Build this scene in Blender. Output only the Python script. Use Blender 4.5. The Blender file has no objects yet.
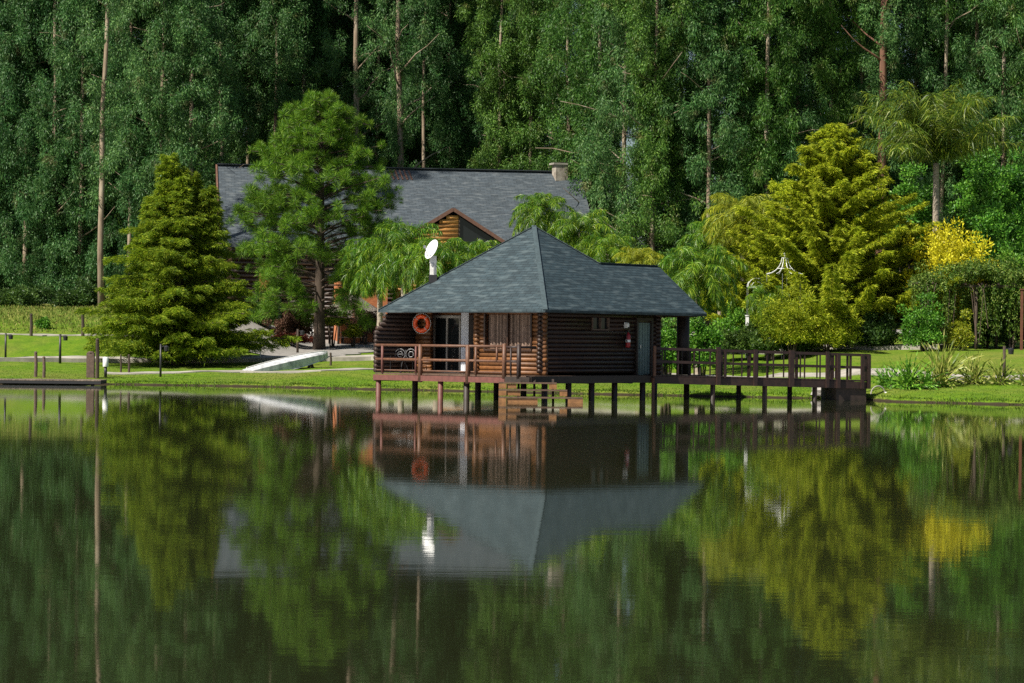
import bpy, math, random
import numpy as np
from mathutils import Vector, Matrix

# ------------------------------------------------------------------ camera, world, sun, exposure
scene = bpy.context.scene
C = scene.collection
F_PX, CAM_H, ROLL = 2430.0, 2.1, math.radians(0.6)
cam_d = bpy.data.cameras.new('camera')
cam_d.sensor_width = 36.0
cam_d.lens = F_PX / 1024 * 36.0
cam_d.clip_start, cam_d.clip_end = 0.5, 3000
cam = bpy.data.objects.new('camera', cam_d)
C.objects.link(cam)
cam.location = (0, 0, CAM_H)
cam.rotation_euler = (math.pi / 2, -ROLL, 0)
scene.camera = cam

SUN = Vector((-0.53, -0.41, 0.743)).normalized()
world = bpy.data.worlds.new('World')
scene.world = world
world.use_nodes = True
wn = world.node_tree
bg = wn.nodes['Background']
sky = wn.nodes.new('ShaderNodeTexSky')
sky.sky_type = 'NISHITA'
sky.sun_disc = False
sky.sun_elevation = math.asin(SUN.z)
sky.sun_rotation = math.atan2(SUN.x, SUN.y) % (2 * math.pi)
wn.links.new(sky.outputs[0], bg.inputs[0])
bg.inputs[1].default_value = 0.05
sun_d = bpy.data.lights.new('sun', 'SUN')
sun_d.energy = 5.0
sun_d.angle = math.radians(0.5)
sun_d.color = (1.0, 0.93, 0.82)
sun = bpy.data.objects.new('sun', sun_d)
C.objects.link(sun)
sun.location = SUN * 200
sun.rotation_euler = (-SUN).to_track_quat('-Z', 'Y').to_euler()
vs = scene.view_settings
vs.view_transform, vs.look, vs.exposure, vs.gamma = 'Standard', 'None', 0.7, 1.0
vs.use_curve_mapping = False
cy = scene.cycles
cy.max_bounces, cy.diffuse_bounces, cy.glossy_bounces, cy.transmission_bounces = 5, 2, 3, 3
cy.use_denoising = False
cy.sample_clamp_indirect = 4.0

# ------------------------------------------------------------------ photograph -> world helpers
CR, SR = math.cos(ROLL), math.sin(ROLL)
def pix(px, py, Y):
    u, v = (px - 512) / F_PX, (341.5 - py) / F_PX
    a, b = u * CR - v * SR, u * SR + v * CR
    return Vector((a * Y, Y, CAM_H + b * Y))

SHORE_X = [-400, -60, -22.3, -18.3, -11.5, -6, -2.6, 4.7, 12, 13.7, 14.4, 18.5, 26, 80, 400]
SHORE_Y = [112, 108, 106.5, 108.5, 107, 103.5, 102, 98, 95, 93.2, 90.6, 87.8, 84, 78, 70]
BS = [-60, -6, -1, -.25, .05, .6, 8, 16, 22, 45, 75, 120, 200, 500]
BZ = [-2.5, -1.6, -.7, -.4, .10, .2, .58, .85, 1.2, 2.0, 2.6, 5, 9, 14]
LS = [-60, -6, -1, -.25, .05, .6, 8, 16, 17.5, 22.5, 25, 36, 50, 75, 120, 200, 500]
LZ = [-2.5, -1.6, -.7, -.4, .10, .2, .58, .85, .95, 2.1, 2.2, 3.7, 4.2, 4.6, 6.5, 10, 15]
RS = [-60, -6, -1, -.25, .05, .6, 8, 10, 24, 45, 75, 120, 200, 500]
RZ = [-2.5, -1.6, -.7, -.4, .10, .22, .7, .8, 1.9, 2.4, 3.2, 6, 10, 15]
def sstep(a, b, x):
    t = np.clip((x - a) / (b - a), 0, 1)
    return t * t * (3 - 2 * t)
def ground_a(X, Y):
    X = np.asarray(X, float); Y = np.asarray(Y, float)
    s = Y - np.interp(X, SHORE_X, SHORE_Y)
    s = s + 0.16 * np.sin(X * 1.9 + 0.6 * np.sin(X * .7)) * np.exp(-np.abs(s) / 1.5)
    b, l, r = np.interp(s, BS, BZ), np.interp(s, LS, LZ), np.interp(s, RS, RZ)
    wl = sstep(-11.5, -16.5, X); wr = sstep(4, 11, X)
    z = b * (1 - wl) * (1 - wr) + l * wl + r * wr
    n = .035 * np.sin(X * .9 + Y * .35) * np.sin(Y * .6 - X * .2) + .02 * np.sin(X * 2.3) * np.sin(Y * 1.7)
    return z + n * np.clip(s - 1, 0, 1)
def ground(x, y):
    return float(ground_a(x, y))
def rayg(px, py, y0=86.0, y1=230.0):
    """first point of the ground seen at a pixel of the photograph"""
    Ys = np.arange(y0, y1, .05)
    u, v = (px - 512) / F_PX, (341.5 - py) / F_PX
    a, b = u * CR - v * SR, u * SR + v * CR
    zz = CAM_H + b * Ys
    g = ground_a(a * Ys, Ys)
    k = np.nonzero(zz <= g)[0]
    i = k[0] if len(k) else len(Ys) - 1
    return Vector((a * Ys[i], Ys[i], g[i]))
def on_ground(px, Y, py=340):
    p = pix(px, py, Y)
    return Vector((p.x, Y, ground(p.x, Y)))

# ------------------------------------------------------------------ materials
def new_mat(name):
    m = bpy.data.materials.new(name)
    m.use_nodes = True
    nt = m.node_tree
    b = nt.nodes['Principled BSDF']
    return m, nt, b
def N(nt, kind, **kw):
    n = nt.nodes.new(kind)
    for k, v in kw.items():
        if k in n.inputs: n.inputs[k].default_value = v
        else: setattr(n, k, v)
    return n
def ramp(nt, fac, stops):
    r = nt.nodes.new('ShaderNodeValToRGB')
    e = r.color_ramp.elements
    while len(e) < len(stops): e.new(.5)
    for el, (p, c) in zip(e, stops):
        el.position = p; el.color = (*c, 1)
    nt.links.new(fac, r.inputs[0])
    return r.outputs[0]
def coords(nt, scale=(1, 1, 1), kind='Object'):
    tc = nt.nodes.new('ShaderNodeTexCoord')
    mp = nt.nodes.new('ShaderNodeMapping')
    mp.inputs['Scale'].default_value = scale
    nt.links.new(tc.outputs[kind], mp.inputs[0])
    return mp.outputs[0]
def noise(nt, vec, scale, detail=4, rough=.55):
    n = N(nt, 'ShaderNodeTexNoise', Scale=scale, Detail=detail, Roughness=rough)
    nt.links.new(vec, n.inputs['Vector'])
    return n.outputs['Fac']
def bump(nt, b, h, strength, dist):
    n = N(nt, 'ShaderNodeBump', Strength=strength, Distance=dist)
    nt.links.new(h, n.inputs['Height'])
    nt.links.new(n.outputs[0], b.inputs['Normal'])
def mix(nt, fac, a, b, mode='MIX'):
    n = nt.nodes.new('ShaderNodeMix'); n.data_type = 'RGBA'; n.blend_type = mode
    if isinstance(fac, (int, float)): n.inputs[0].default_value = fac
    else: nt.links.new(fac, n.inputs[0])
    for i, c in ((6, a), (7, b)):
        if isinstance(c, tuple): n.inputs[i].default_value = (*c, 1)
        else: nt.links.new(c, n.inputs[i])
    return n.outputs[2]

def leaf_mat(name, dark, mid, light, rough=.5, transl=.28, objvar=.25, spec=.4, accent=None):
    m, nt, b = new_mat(name)
    g = nt.nodes.new('ShaderNodeNewGeometry')
    col = ramp(nt, g.outputs['Random Per Island'], [(.0, dark), (.5, mid), (1., light)])
    # broad patches of growth through the crown
    n1 = noise(nt, coords(nt), .55, 3)
    if accent:
        n2 = noise(nt, coords(nt), .9, 2)
        col = mix(nt, ramp(nt, n2, [(.60, (0, 0, 0)), (.72, (.75, .75, .75))]), col, accent)
    hs = N(nt, 'ShaderNodeHueSaturation')
    mr = N(nt, 'ShaderNodeMapRange'); nt.links.new(n1, mr.inputs[0])
    mr.inputs[1].default_value, mr.inputs[2].default_value = .3, .7
    mr.inputs[3].default_value, mr.inputs[4].default_value = .72, 1.25
    oi = nt.nodes.new('ShaderNodeObjectInfo')
    mo = N(nt, 'ShaderNodeMapRange'); nt.links.new(oi.outputs['Random'], mo.inputs[0])
    mo.inputs[3].default_value, mo.inputs[4].default_value = 1 - objvar, 1 + objvar
    mm = N(nt, 'ShaderNodeMath', operation='MULTIPLY')
    nt.links.new(mr.outputs[0], mm.inputs[0]); nt.links.new(mo.outputs[0], mm.inputs[1])
    nt.links.new(mm.outputs[0], hs.inputs['Value'])
    mh = N(nt, 'ShaderNodeMapRange'); nt.links.new(oi.outputs['Random'], mh.inputs[0])
    mh.inputs[3].default_value, mh.inputs[4].default_value = .5 + .05 * objvar, .5 - .07 * objvar
    nt.links.new(mh.outputs[0], hs.inputs['Hue'])
    nt.links.new(col, hs.inputs['Color'])
    nt.links.new(hs.outputs[0], b.inputs['Base Color'])
    b.inputs['Roughness'].default_value = rough
    b.inputs['Specular IOR Level'].default_value = spec
    tr = nt.nodes.new('ShaderNodeBsdfTranslucent')
    nt.links.new(hs.outputs[0], tr.inputs[0])
    ms = nt.nodes.new('ShaderNodeMixShader'); ms.inputs[0].default_value = transl
    nt.links.new(b.outputs[0], ms.inputs[1]); nt.links.new(tr.outputs[0], ms.inputs[2])
    nt.links.new(ms.outputs[0], nt.nodes['Material Output'].inputs[0])
    return m
def rough_mat(name, c1, c2, scale=4, rough=.85, stretch=(1, 1, 1), bstr=.4, bdist=.03, c3=None):
    m, nt, b = new_mat(name)
    v = coords(nt, stretch)
    n = noise(nt, v, scale, 6, .6)
    st = [(.3, c1), (.7, c2)] if c3 is None else [(.28, c1), (.52, c2), (.75, c3)]
    nt.links.new(ramp(nt, n, st), b.inputs['Base Color'])
    b.inputs['Roughness'].default_value = rough
    bump(nt, b, n, bstr, bdist)
    return m
def wood_mat(name, c1, c2, rough=.6):
    """weathered timber, streaked along the grain, differing piece by piece"""
    m, nt, b = new_mat(name)
    g = nt.nodes.new('ShaderNodeNewGeometry')
    v = coords(nt, (3, 3, 3))
    n = noise(nt, v, 2.2, 6, .65)
    c = ramp(nt, n, [(.3, c1), (.72, c2)])
    hs = N(nt, 'ShaderNodeHueSaturation')
    mr = N(nt, 'ShaderNodeMapRange'); nt.links.new(g.outputs['Random Per Island'], mr.inputs[0])
    mr.inputs[3].default_value, mr.inputs[4].default_value = .65, 1.35
    nt.links.new(mr.outputs[0], hs.inputs['Value']); nt.links.new(c, hs.inputs['Color'])
    nt.links.new(hs.outputs[0], b.inputs['Base Color'])
    b.inputs['Roughness'].default_value = rough
    bump(nt, b, n, .3, .01)
    return m
def plain_mat(name, c, rough=.5, metal=0., var=.12):
    m, nt, b = new_mat(name)
    n = noise(nt, coords(nt), 7, 5, .6)
    d = tuple(x * (1 - var) for x in c); l = tuple(min(1, x * (1 + var)) for x in c)
    nt.links.new(ramp(nt, n, [(.3, d), (.7, l)]), b.inputs['Base Color'])
    b.inputs['Roughness'].default_value = rough
    b.inputs['Metallic'].default_value = metal
    return m
def shingle_mat(name, base, pale, dark, su=.32, sv=.16):
    """asphalt shingles on UVs measured in metres, with scattered paler tabs"""
    m, nt, b = new_mat(name)
    uv = coords(nt, (1, 1, 1), 'UV')
    br = N(nt, 'ShaderNodeTexBrick', Scale=1.0)
    br.offset = .5
    br.inputs['Brick Width'].default_value = su; br.inputs['Row Height'].default_value = sv
    br.inputs['Mortar Size'].default_value = .012; br.inputs['Mortar Smooth'].default_value = .2
    br.inputs['Color1'].default_value = (.25, .25, .25, 1); br.inputs['Color2'].default_value = (.75, .75, .75, 1)
    br.inputs['Mortar'].default_value = (.05, .05, .05, 1)
    nt.links.new(uv, br.inputs['Vector'])
    uv2 = coords(nt, (1.5, 6.2, 1), 'UV')
    streak = noise(nt, uv2, .95, 3, .5)
    fine = noise(nt, uv, 2.5, 5, .6)
    patch = ramp(nt, streak, [(.52, (0, 0, 0)), (.66, (1, 1, 1))])
    c1 = ramp(nt, br.outputs['Color'], [(.1, dark), (.3, base), (.8, tuple(x * 1.35 for x in base))])
    c2 = mix(nt, patch, c1, pale)
    c3 = mix(nt, .35, c2, mix(nt, 1.0, c2, ramp(nt, fine, [(.25, (.45, .45, .45)), (.75, (1.3, 1.3, 1.3))]), 'MULTIPLY'))
    nt.links.new(c3, b.inputs['Base Color'])
    b.inputs['Roughness'].default_value = .62
    b.inputs['Specular IOR Level'].default_value = .35
    bump(nt, b, br.outputs['Fac'], .5, -.015)
    return m

M = {}
M['euca'] = leaf_mat('eucalyptus_leaf', (.024, .082, .022), (.050, .152, .038), (.125, .25, .066), .5, .28, .2, .3, (.13, .12, .05))
M['euca_young'] = leaf_mat('eucalyptus_leaf_green', (.024, .082, .012), (.056, .158, .021), (.13, .255, .04), .5, .28, .2, .3, (.14, .13, .04))
M['cypress'] = leaf_mat('cypress_foliage', (.045, .105, .005), (.155, .25, .010), (.36, .42, .026), .6, .34, .0, .25)
M['gold_cypress'] = leaf_mat('golden_cypress_foliage', (.08, .14, .005), (.29, .37, .013), (.62, .65, .04), .6, .36, .0, .25)
M['pine'] = leaf_mat('pine_needle', (.028, .095, .006), (.085, .205, .011), (.24, .39, .028), .5, .25, .0, .3)
M['palm'] = leaf_mat('palm_leaflet', (.02, .085, .006), (.085, .215, .010), (.29, .40, .028), .4, .27, .2, .4)
M['palm_dark'] = leaf_mat('tall_palm_leaflet', (.03, .078, .006), (.095, .165, .012), (.28, .33, .03), .42, .3, .0, .4)
M['bush'] = leaf_mat('bush_leaf', (.03, .115, .01), (.085, .26, .02), (.19, .40, .04), .5, .28, .2, .35)
M['bush_dark'] = leaf_mat('dark_hedge_leaf', (.022, .06, .012), (.05, .11, .018), (.11, .19, .03), .5, .28, .2, .35)
M['lime'] = leaf_mat('lime_bush_leaf', (.09, .15, .01), (.26, .31, .016), (.46, .46, .03), .5, .3, .1, .3)
M['yellow'] = leaf_mat('yellow_leaf', (.36, .34, .012), (.66, .60, .018), (.82, .78, .04), .5, .35, .0, .3)
M['rust'] = leaf_mat('rusty_leaf', (.06, .03, .02), (.15, .07, .045), (.24, .13, .08), .6, .25, .2, .25)
M['red'] = leaf_mat('red_leaf', (.06, .012, .01), (.14, .025, .016), (.22, .06, .03), .6, .25, .1, .25)
M['vine'] = leaf_mat('vine_leaf', (.035, .085, .010), (.10, .19, .02), (.27, .33, .06), .55, .3, .1, .3)
M['flax'] = leaf_mat('flax_leaf', (.08, .15, .015), (.22, .28, .035), (.50, .48, .14), .45, .25, .2, .4)
M['dry_grass'] = leaf_mat('dry_grass_blade', (.07, .13, .015), (.15, .22, .03), (.36, .31, .10), .7, .3, .0, .2)
M['grass'] = leaf_mat('grass_blade', (.045, .11, .006), (.095, .185, .01), (.17, .26, .02), .55, .35, .0, .3)
M['bark'] = rough_mat('eucalyptus_bark', (.10, .06, .038), (.27, .21, .145), 2.2, .85, (1, 1, .22), .5, .04, (.46, .40, .31))
M['bark_dark'] = rough_mat('dark_bark', (.03, .02, .014), (.09, .065, .045), 4, .9, (1, 1, .25), .7, .05)
M['bark_red'] = rough_mat('reddish_bark', (.07, .03, .018), (.2, .1, .06), 3, .9, (1, 1, .15), .6, .05)
M['palm_bark'] = rough_mat('palm_bark', (.2, .16, .12), (.42, .36, .29), 3, .85, (.4, .4, 3), .5, .03)
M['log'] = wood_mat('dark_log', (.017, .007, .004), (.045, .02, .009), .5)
M['log_shaded'] = wood_mat('shadowed_dark_log', (.018, .008, .005), (.045, .02, .01), .6)  # porch shade painted into the log colour, for the left wall's inner face
M['log_end'] = wood_mat('log_end', (.16, .075, .03), (.3, .15, .06), .6)
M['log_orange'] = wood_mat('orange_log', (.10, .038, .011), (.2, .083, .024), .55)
M['log_tan'] = wood_mat('tan_log', (.40, .18, .045), (.60, .30, .085), .6)
M['rail'] = wood_mat('rail_timber', (.06, .025, .012), (.145, .062, .03), .55)
M['redbeam'] = wood_mat('red_painted_timber', (.085, .03, .023), (.155, .055, .042), .6)
M['stilt'] = wood_mat('dark_stilt', (.012, .008, .006), (.035, .022, .016), .6)
M['deck'] = wood_mat('deck_board', (.06, .035, .022), (.14, .085, .055), .6)
M['bridge'] = wood_mat('bridge_timber', (.012, .006, .005), (.034, .016, .012), .55)
M['step'] = wood_mat('step_timber', (.14, .066, .023), (.29, .14, .05), .6)
M['oldwood'] = wood_mat('weathered_post', (.06, .04, .03), (.15, .1, .075), .8)
M['redpost'] = wood_mat('red_post', (.08, .028, .015), (.16, .055, .028), .7)
M['roof'] = shingle_mat('slate_blue_shingle', (.027, .045, .053), (.066, .092, .100), (.011, .018, .021), .34, .15)
M['roof_far'] = shingle_mat('grey_shingle', (.050, .064, .076), (.100, .116, .126), (.024, .031, .037), .42, .19)
M['rooftrim'] = plain_mat('roof_cap', (.05, .075, .083), .65, 0, .3)
M['fascia'] = wood_mat('brown_fascia', (.09, .045, .03), (.18, .09, .06), .6)
M['white'] = plain_mat('white_paint', (.78, .79, .78), .4, 0, .06)
M['offwhite'] = plain_mat('worn_white', (.6, .6, .57), .6, 0, .2)
M['boat'] = rough_mat('weathered_boat_paint', (.30, .31, .33), (.62, .63, .64), 3.2, .45, (1, 1, .5), .1, .01, (.72, .72, .71))
M['orange'] = plain_mat('lifebuoy_orange', (.85, .10, .015), .4, 0, .08)
M['redpaint'] = plain_mat('red_paint', (.3, .015, .02), .35, 0, .1)
M['black'] = plain_mat('black_metal', (.02, .02, .022), .45, 0, .2)
M['steel'] = plain_mat('grey_steel', (.45, .45, .46), .35, .8, .1)
M['curtain'] = wood_mat('curtain_cloth', (.17, .115, .085), (.3, .21, .16), .9)
M['whitecloth'] = plain_mat('white_door', (.74, .76, .8), .7, 0, .05)
M['doorgreen'] = plain_mat('grey_green_door', (.1, .15, .15), .4, 0, .15)
M['brick'] = rough_mat('orange_brick', (.33, .1, .035), (.5, .19, .075), 2.5, .85, (1, 1, 3))
M['concrete'] = rough_mat('pale_concrete', (.2, .185, .155), (.44, .41, .355), 1.1, .85, (1, 1, 1), .2, .02)
M['chim'] = rough_mat('stained_chimney', (.16, .13, .1), (.42, .38, .32), 2.5, .9, (1, 1, 1), .5, .05)
M['stone'] = rough_mat('grey_stone', (.2, .19, .17), (.45, .43, .39), 2.2, .9, (1, 1, 1), .6, .05)
M['gravel'] = rough_mat('grey_gravel', (.17, .16, .145), (.3, .285, .26), 3.5, .95, (1, 1, 1), .5, .03)
M['thatch'] = rough_mat('grey_thatch', (.1, .085, .07), (.26, .23, .2), 5, .95, (1, 1, .15), .8, .06)
M['dock'] = wood_mat('dock_board', (.1, .075, .055), (.22, .17, .13), .8)
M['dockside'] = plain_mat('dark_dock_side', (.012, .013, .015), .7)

def glass_mat():
    m, nt, b = new_mat('window_glass')
    b.inputs['Base Color'].default_value = (.012, .015, .016, 1)
    b.inputs['Roughness'].default_value = .06
    n = noise(nt, coords(nt), 1.2, 2)
    bump(nt, b, n, .05, .02)
    return m
M['glass'] = glass_mat()

def lawn_mat():
    m, nt, b = new_mat('lawn')
    v = coords(nt)
    big = noise(nt, v, .22, 4); mid = noise(nt, v, 1.6, 5, .65); fine = noise(nt, v, 9, 4, .7)
    c = ramp(nt, mid, [(.25, (.055, .125, .006)), (.5, (.095, .18, .008)), (.78, (.15, .22, .014))])
    c = mix(nt, ramp(nt, big, [(.42, (0, 0, 0)), (.68, (.85, .85, .85))]), c, mix(nt, mid, (.09, .13, .02), (.24, .23, .05)))
    c = mix(nt, .5, c, mix(nt, 1., c, ramp(nt, fine, [(.3, (.45, .5, .45)), (.7, (1.35, 1.3, 1.2))]), 'MULTIPLY'))
    # bare earth on the wet bank and on the lake bed, forest litter far up the slope
    tc = nt.nodes.new('ShaderNodeTexCoord'); sp = nt.nodes.new('ShaderNodeSeparateXYZ')
    nt.links.new(tc.outputs['Object'], sp.inputs[0])
    zz = N(nt, 'ShaderNodeMath', operation='MULTIPLY_ADD'); nt.links.new(mid, zz.inputs[0])
    zz.inputs[1].default_value = .1; nt.links.new(sp.outputs[2], zz.inputs[2])
    bank = ramp(nt, zz.outputs[0], [(.09, (1, 1, 1)), (.14, (0, 0, 0))])
    c = mix(nt, bank, c, (.035, .026, .016))
    lit = N(nt, 'ShaderNodeMapRange'); nt.links.new(sp.outputs[2], lit.inputs[0])
    lit.inputs[1].default_value, lit.inputs[2].default_value = 2.6, 4.2
    c = mix(nt, lit.outputs[0], c, ramp(nt, mid, [(.3, (.06, .08, .018)), (.6, (.15, .16, .04)), (.8, (.24, .19, .08))]))
    nt.links.new(c, b.inputs['Base Color'])
    b.inputs['Roughness'].default_value = .9
    b.inputs['Specular IOR Level'].default_value = .15
    bump(nt, b, fine, .8, .05)
    return m
def water_mat():
    m, nt, b = new_mat('lake_water')
    b.inputs['Base Color'].default_value = (.016, .019, .008, 1)
    b.inputs['IOR'].default_value = 3.6
    b.inputs['Roughness'].default_value = .036
    v = coords(nt, (.55, 1.5, 1))
    n1 = noise(nt, v, 1.7, 3, .5)
    n2 = noise(nt, coords(nt, (.2, .45, 1)), .6, 2, .5)
    a = N(nt, 'ShaderNodeMath', operation='MULTIPLY_ADD'); nt.links.new(n2, a.inputs[0]); a.inputs[1].default_value = 1.2
    nt.links.new(n1, a.inputs[2])
    bump(nt, b, a.outputs[0], 1.0, .00065)
    return m
M['lawn'], M['water'] = lawn_mat(), water_mat()

# ------------------------------------------------------------------ mesh helpers
class MB:
    def __init__(s): s.v, s.f, s.uv = [], [], []
    def face(s, pts, uv=None):
        i = len(s.v); s.v += [tuple(p) for p in pts]; s.f.append(list(range(i, i + len(pts))))
    def box(s, c, size, rot=None, taper=1.0):
        x, y, z = size[0] / 2, size[1] / 2, size[2] / 2
        P = [Vector((sx * x * (taper if sz > 0 else 1), sy * y * (taper if sz > 0 else 1), sz * z)) for sz in (-1, 1) for sx, sy in ((-1, -1), (1, -1), (1, 1), (-1, 1))]
        if rot is not None: P = [rot @ p for p in P]
        i = len(s.v); s.v += [tuple(p + Vector(c)) for p in P]
        s.f += [[i + a for a in q] for q in ((3, 2, 1, 0), (4, 5, 6, 7), (0, 1, 5, 4), (1, 2, 6, 5), (2, 3, 7, 6), (3, 0, 4, 7))]
    def bar(s, a, b, w, h, roll=0.0):
        """rectangular timber from a to b"""
        a, b = Vector(a), Vector(b); d = b - a
        q = d.to_track_quat('X', 'Z').to_matrix()
        if roll: q = q @ Matrix.Rotation(roll, 3, 'X')
        s.box((a + b) / 2, (d.length, w, h), q)
    def tube(s, pts, rad, n=8, caps=True):
        pts = [Vector(p) for p in pts]
        if not hasattr(rad, '__len__'): rad = [rad] * len(pts)
        i0 = len(s.v); ref = None
        for k, p in enumerate(pts):
            t = (pts[min(k + 1, len(pts) - 1)] - pts[max(k - 1, 0)]).normalized()
            if ref is None:
                ref = Vector((1, 0, 0)) if abs(t.x) < .8 else Vector((0, 1, 0))
            u = (ref - t * ref.dot(t)).normalized(); w = t.cross(u); ref = u
            for j in range(n):
                an = 2 * math.pi * j / n
                s.v.append(tuple(p + (u * math.cos(an) + w * math.sin(an)) * rad[k]))
        for k in range(len(pts) - 1):
            for j in range(n):
                a, b = i0 + k * n + j, i0 + k * n + (j + 1) % n
                s.f.append([a, b, b + n, a + n])
        if caps:
            s.f.append([i0 + j for j in range(n)][::-1])
            s.f.append([i0 + (len(pts) - 1) * n + j for j in range(n)])
    def lathe(s, prof, n=16, c=(0, 0, 0)):
        i0 = len(s.v)
        for r, z in prof:
            for j in range(n):
                a = 2 * math.pi * j / n
                s.v.append((c[0] + r * math.cos(a), c[1] + r * math.sin(a), c[2] + z))
        for k in range(len(prof) - 1):
            for j in range(n):
                a, b = i0 + k * n + j, i0 + k * n + (j + 1) % n
                s.f.append([a, b, b + n, a + n])
    def torus(s, c, R, r, rot=None, n=28, m=10, a0=0., a1=2 * math.pi):
        full = abs(a1 - a0 - 2 * math.pi) < 1e-6
        i0 = len(s.v); c = Vector(c)
        nn = n if full else n + 1
        for i in range(nn):
            a = a0 + (a1 - a0) * i / n
            for j in range(m):
                t = 2 * math.pi * j / m
                p = Vector(((R + r * math.cos(t)) * math.cos(a), r * math.sin(t), (R + r * math.cos(t)) * math.sin(a)))
                if rot is not None: p = rot @ p
                s.v.append(tuple(p + c))
        for i in range(n if full else n):
            for j in range(m):
                a = i0 + i * m + j; b = i0 + i * m + (j + 1) % m
                a2 = i0 + ((i + 1) % nn) * m + j; b2 = i0 + ((i + 1) % nn) * m + (j + 1) % m
                s.f.append([a, a2, b2, b])
    def sheet(s, V, faces, th):
        """roof skin of thickness th under the given top faces"""
        i = len(s.v); n = len(V)
        s.v += [tuple(p) for p in V] + [(p[0], p[1], p[2] - th) for p in V]
        edges = {}
        for f in faces:
            s.f.append([i + a for a in f]); s.f.append([i + n + a for a in reversed(f)])
            for a, b in zip(f, f[1:] + f[:1]): edges[(a, b)] = 1
        for (a, b) in edges:
            if (b, a) not in edges: s.f.append([i + b, i + a, i + n + a, i + n + b])
    def mesh(s, name, mat, smooth=False, roof_uv=False):
        me = bpy.data.meshes.new(name)
        me.from_pydata(s.v, [], s.f)
        me.materials.append(mat)
        me.update()
        if smooth: me.polygons.foreach_set('use_smooth', [True] * len(me.polygons))
        if roof_uv:                                   # u along the eave, v up the slope, in metres
            ul = me.uv_layers.new(name='UVMap')
            for p in me.polygons:
                nz = p.normal
                u = Vector((0, 0, 1)).cross(nz)
                u = u.normalized() if u.length > 1e-4 else Vector((1, 0, 0))
                w = nz.cross(u)
                for li in p.loop_indices:
                    co = me.vertices[me.loops[li].vertex_index].co
                    ul.data[li].uv = (co.dot(u) + 7.3 * u.x, co.dot(w))
        return me
    def build(s, name, mat, parent=None, smooth=False, roof_uv=False, loc=None):
        return link(name, s.mesh(name, mat, smooth, roof_uv), parent, loc)

def link(name, me, parent=None, loc=None):
    o = bpy.data.objects.new(name, me); C.objects.link(o)
    if parent is not None: o.parent = parent
    if loc is not None: o.location = loc
    return o
def tag(o, label=None, cat=None, group=None, kind=None):
    if label: o['label'] = label
    if cat: o['category'] = cat
    if group: o['group'] = group
    if kind: o['kind'] = kind
    return o
def thing(name, label, cat, loc=(0, 0, 0), rz=0., group=None, scale=None):
    o = bpy.data.objects.new(name, None); C.objects.link(o)
    o.empty_display_size = .3
    o.location = loc; o.rotation_euler = (0, 0, rz)
    if scale is not None: o.scale = scale
    return tag(o, label, cat, group)
def dup(root, loc, rz=0., label=None, scale=None):
    r = root.copy(); C.objects.link(r)
    r.location = loc; r.rotation_euler = (0, 0, rz)
    if scale is not None: r.scale = scale
    if label: r['label'] = label
    for ch in root.children:
        c = ch.copy(); C.objects.link(c); c.parent = r
        for g in ch.children:
            d = g.copy(); C.objects.link(d); d.parent = c
    return r

def rotz(a): return Matrix.Rotation(a, 3, 'Z')

# leaves: arrays of little pointed blades
class Leaves:
    def __init__(s): s.a = []
    def add(s, P, D, L, W, rng, droop=0.0, bend=.5):
        n = len(P)
        D = D / (np.linalg.norm(D, axis=1, keepdims=True) + 1e-9)
        R = rng.normal(size=(n, 3))
        S = np.cross(D, R); S /= (np.linalg.norm(S, axis=1, keepdims=True) + 1e-9)
        L = np.broadcast_to(np.asarray(L, float).reshape(-1, 1), (n, 1)); W = np.broadcast_to(np.asarray(W, float).reshape(-1, 1), (n, 1))
        m = P + D * L * bend
        t = P + D * L
        if droop: t = t - np.array([0, 0, 1.]) * L * droop
        q = np.stack([P, m + S * W / 2, t, m - S * W / 2], 1)
        s.a.append(q.reshape(-1, 3))
    def mesh(s, name, mat):
        v = np.concatenate(s.a).astype(np.float32)
        n = len(v); nf = n // 4
        me = bpy.data.meshes.new(name)
        me.vertices.add(n); me.vertices.foreach_set('co', v.ravel())
        me.loops.add(n); me.loops.foreach_set('vertex_index', np.arange(n, dtype=np.int32))
        me.polygons.add(nf); me.polygons.foreach_set('loop_start', np.arange(0, n, 4, dtype=np.int32))
        me.materials.append(mat)
        me.update(calc_edges=True)
        return me
def unit(rng, n):
    v = rng.normal(size=(n, 3)); return v / np.linalg.norm(v, axis=1, keepdims=True)

# ------------------------------------------------------------------ setting: ground, water, paths
def build_ground():
    xs = np.concatenate([np.linspace(-400, -60, 18)[:-1], np.linspace(-60, -30, 31)[:-1], np.linspace(-30, 30, 181), np.linspace(30, 60, 31)[1:], np.linspace(60, 400, 18)[1:]])
    ss = np.concatenate([np.linspace(-160, -8, 16), [-6, -4, -2, -1.2, -.8, -.5, -.3, -.15, 0, .1, .25, .45, .7, 1., 1.4], np.arange(1.8, 60, .4), np.arange(60, 130, 3), [140, 160, 200, 260, 350, 500, 800]])
    X, S_ = np.meshgrid(xs, ss)
    Y = np.interp(X, SHORE_X, SHORE_Y) + S_
    Z = ground_a(X, Y)
    V = np.stack([X, Y, Z], -1).reshape(-1, 3)
    nx, ns = len(xs), len(ss)
    f = [[j * nx + i, j * nx + i + 1, (j + 1) * nx + i + 1, (j + 1) * nx + i] for j in range(ns - 1) for i in range(nx - 1)]
    me = bpy.data.meshes.new('lawn'); me.from_pydata(V.tolist(), [], f); me.materials.append(M['lawn']); me.update()
    me.polygons.foreach_set('use_smooth', [True] * len(me.polygons))
    return tag(link('lawn', me), kind='structure')
build_ground()
w = MB(); w.face([(-400, -60, 0), (400, -60, 0), (400, 130, 0), (-400, 130, 0)])
tag(w.build('lake_water', M['water']), kind='structure')

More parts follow.
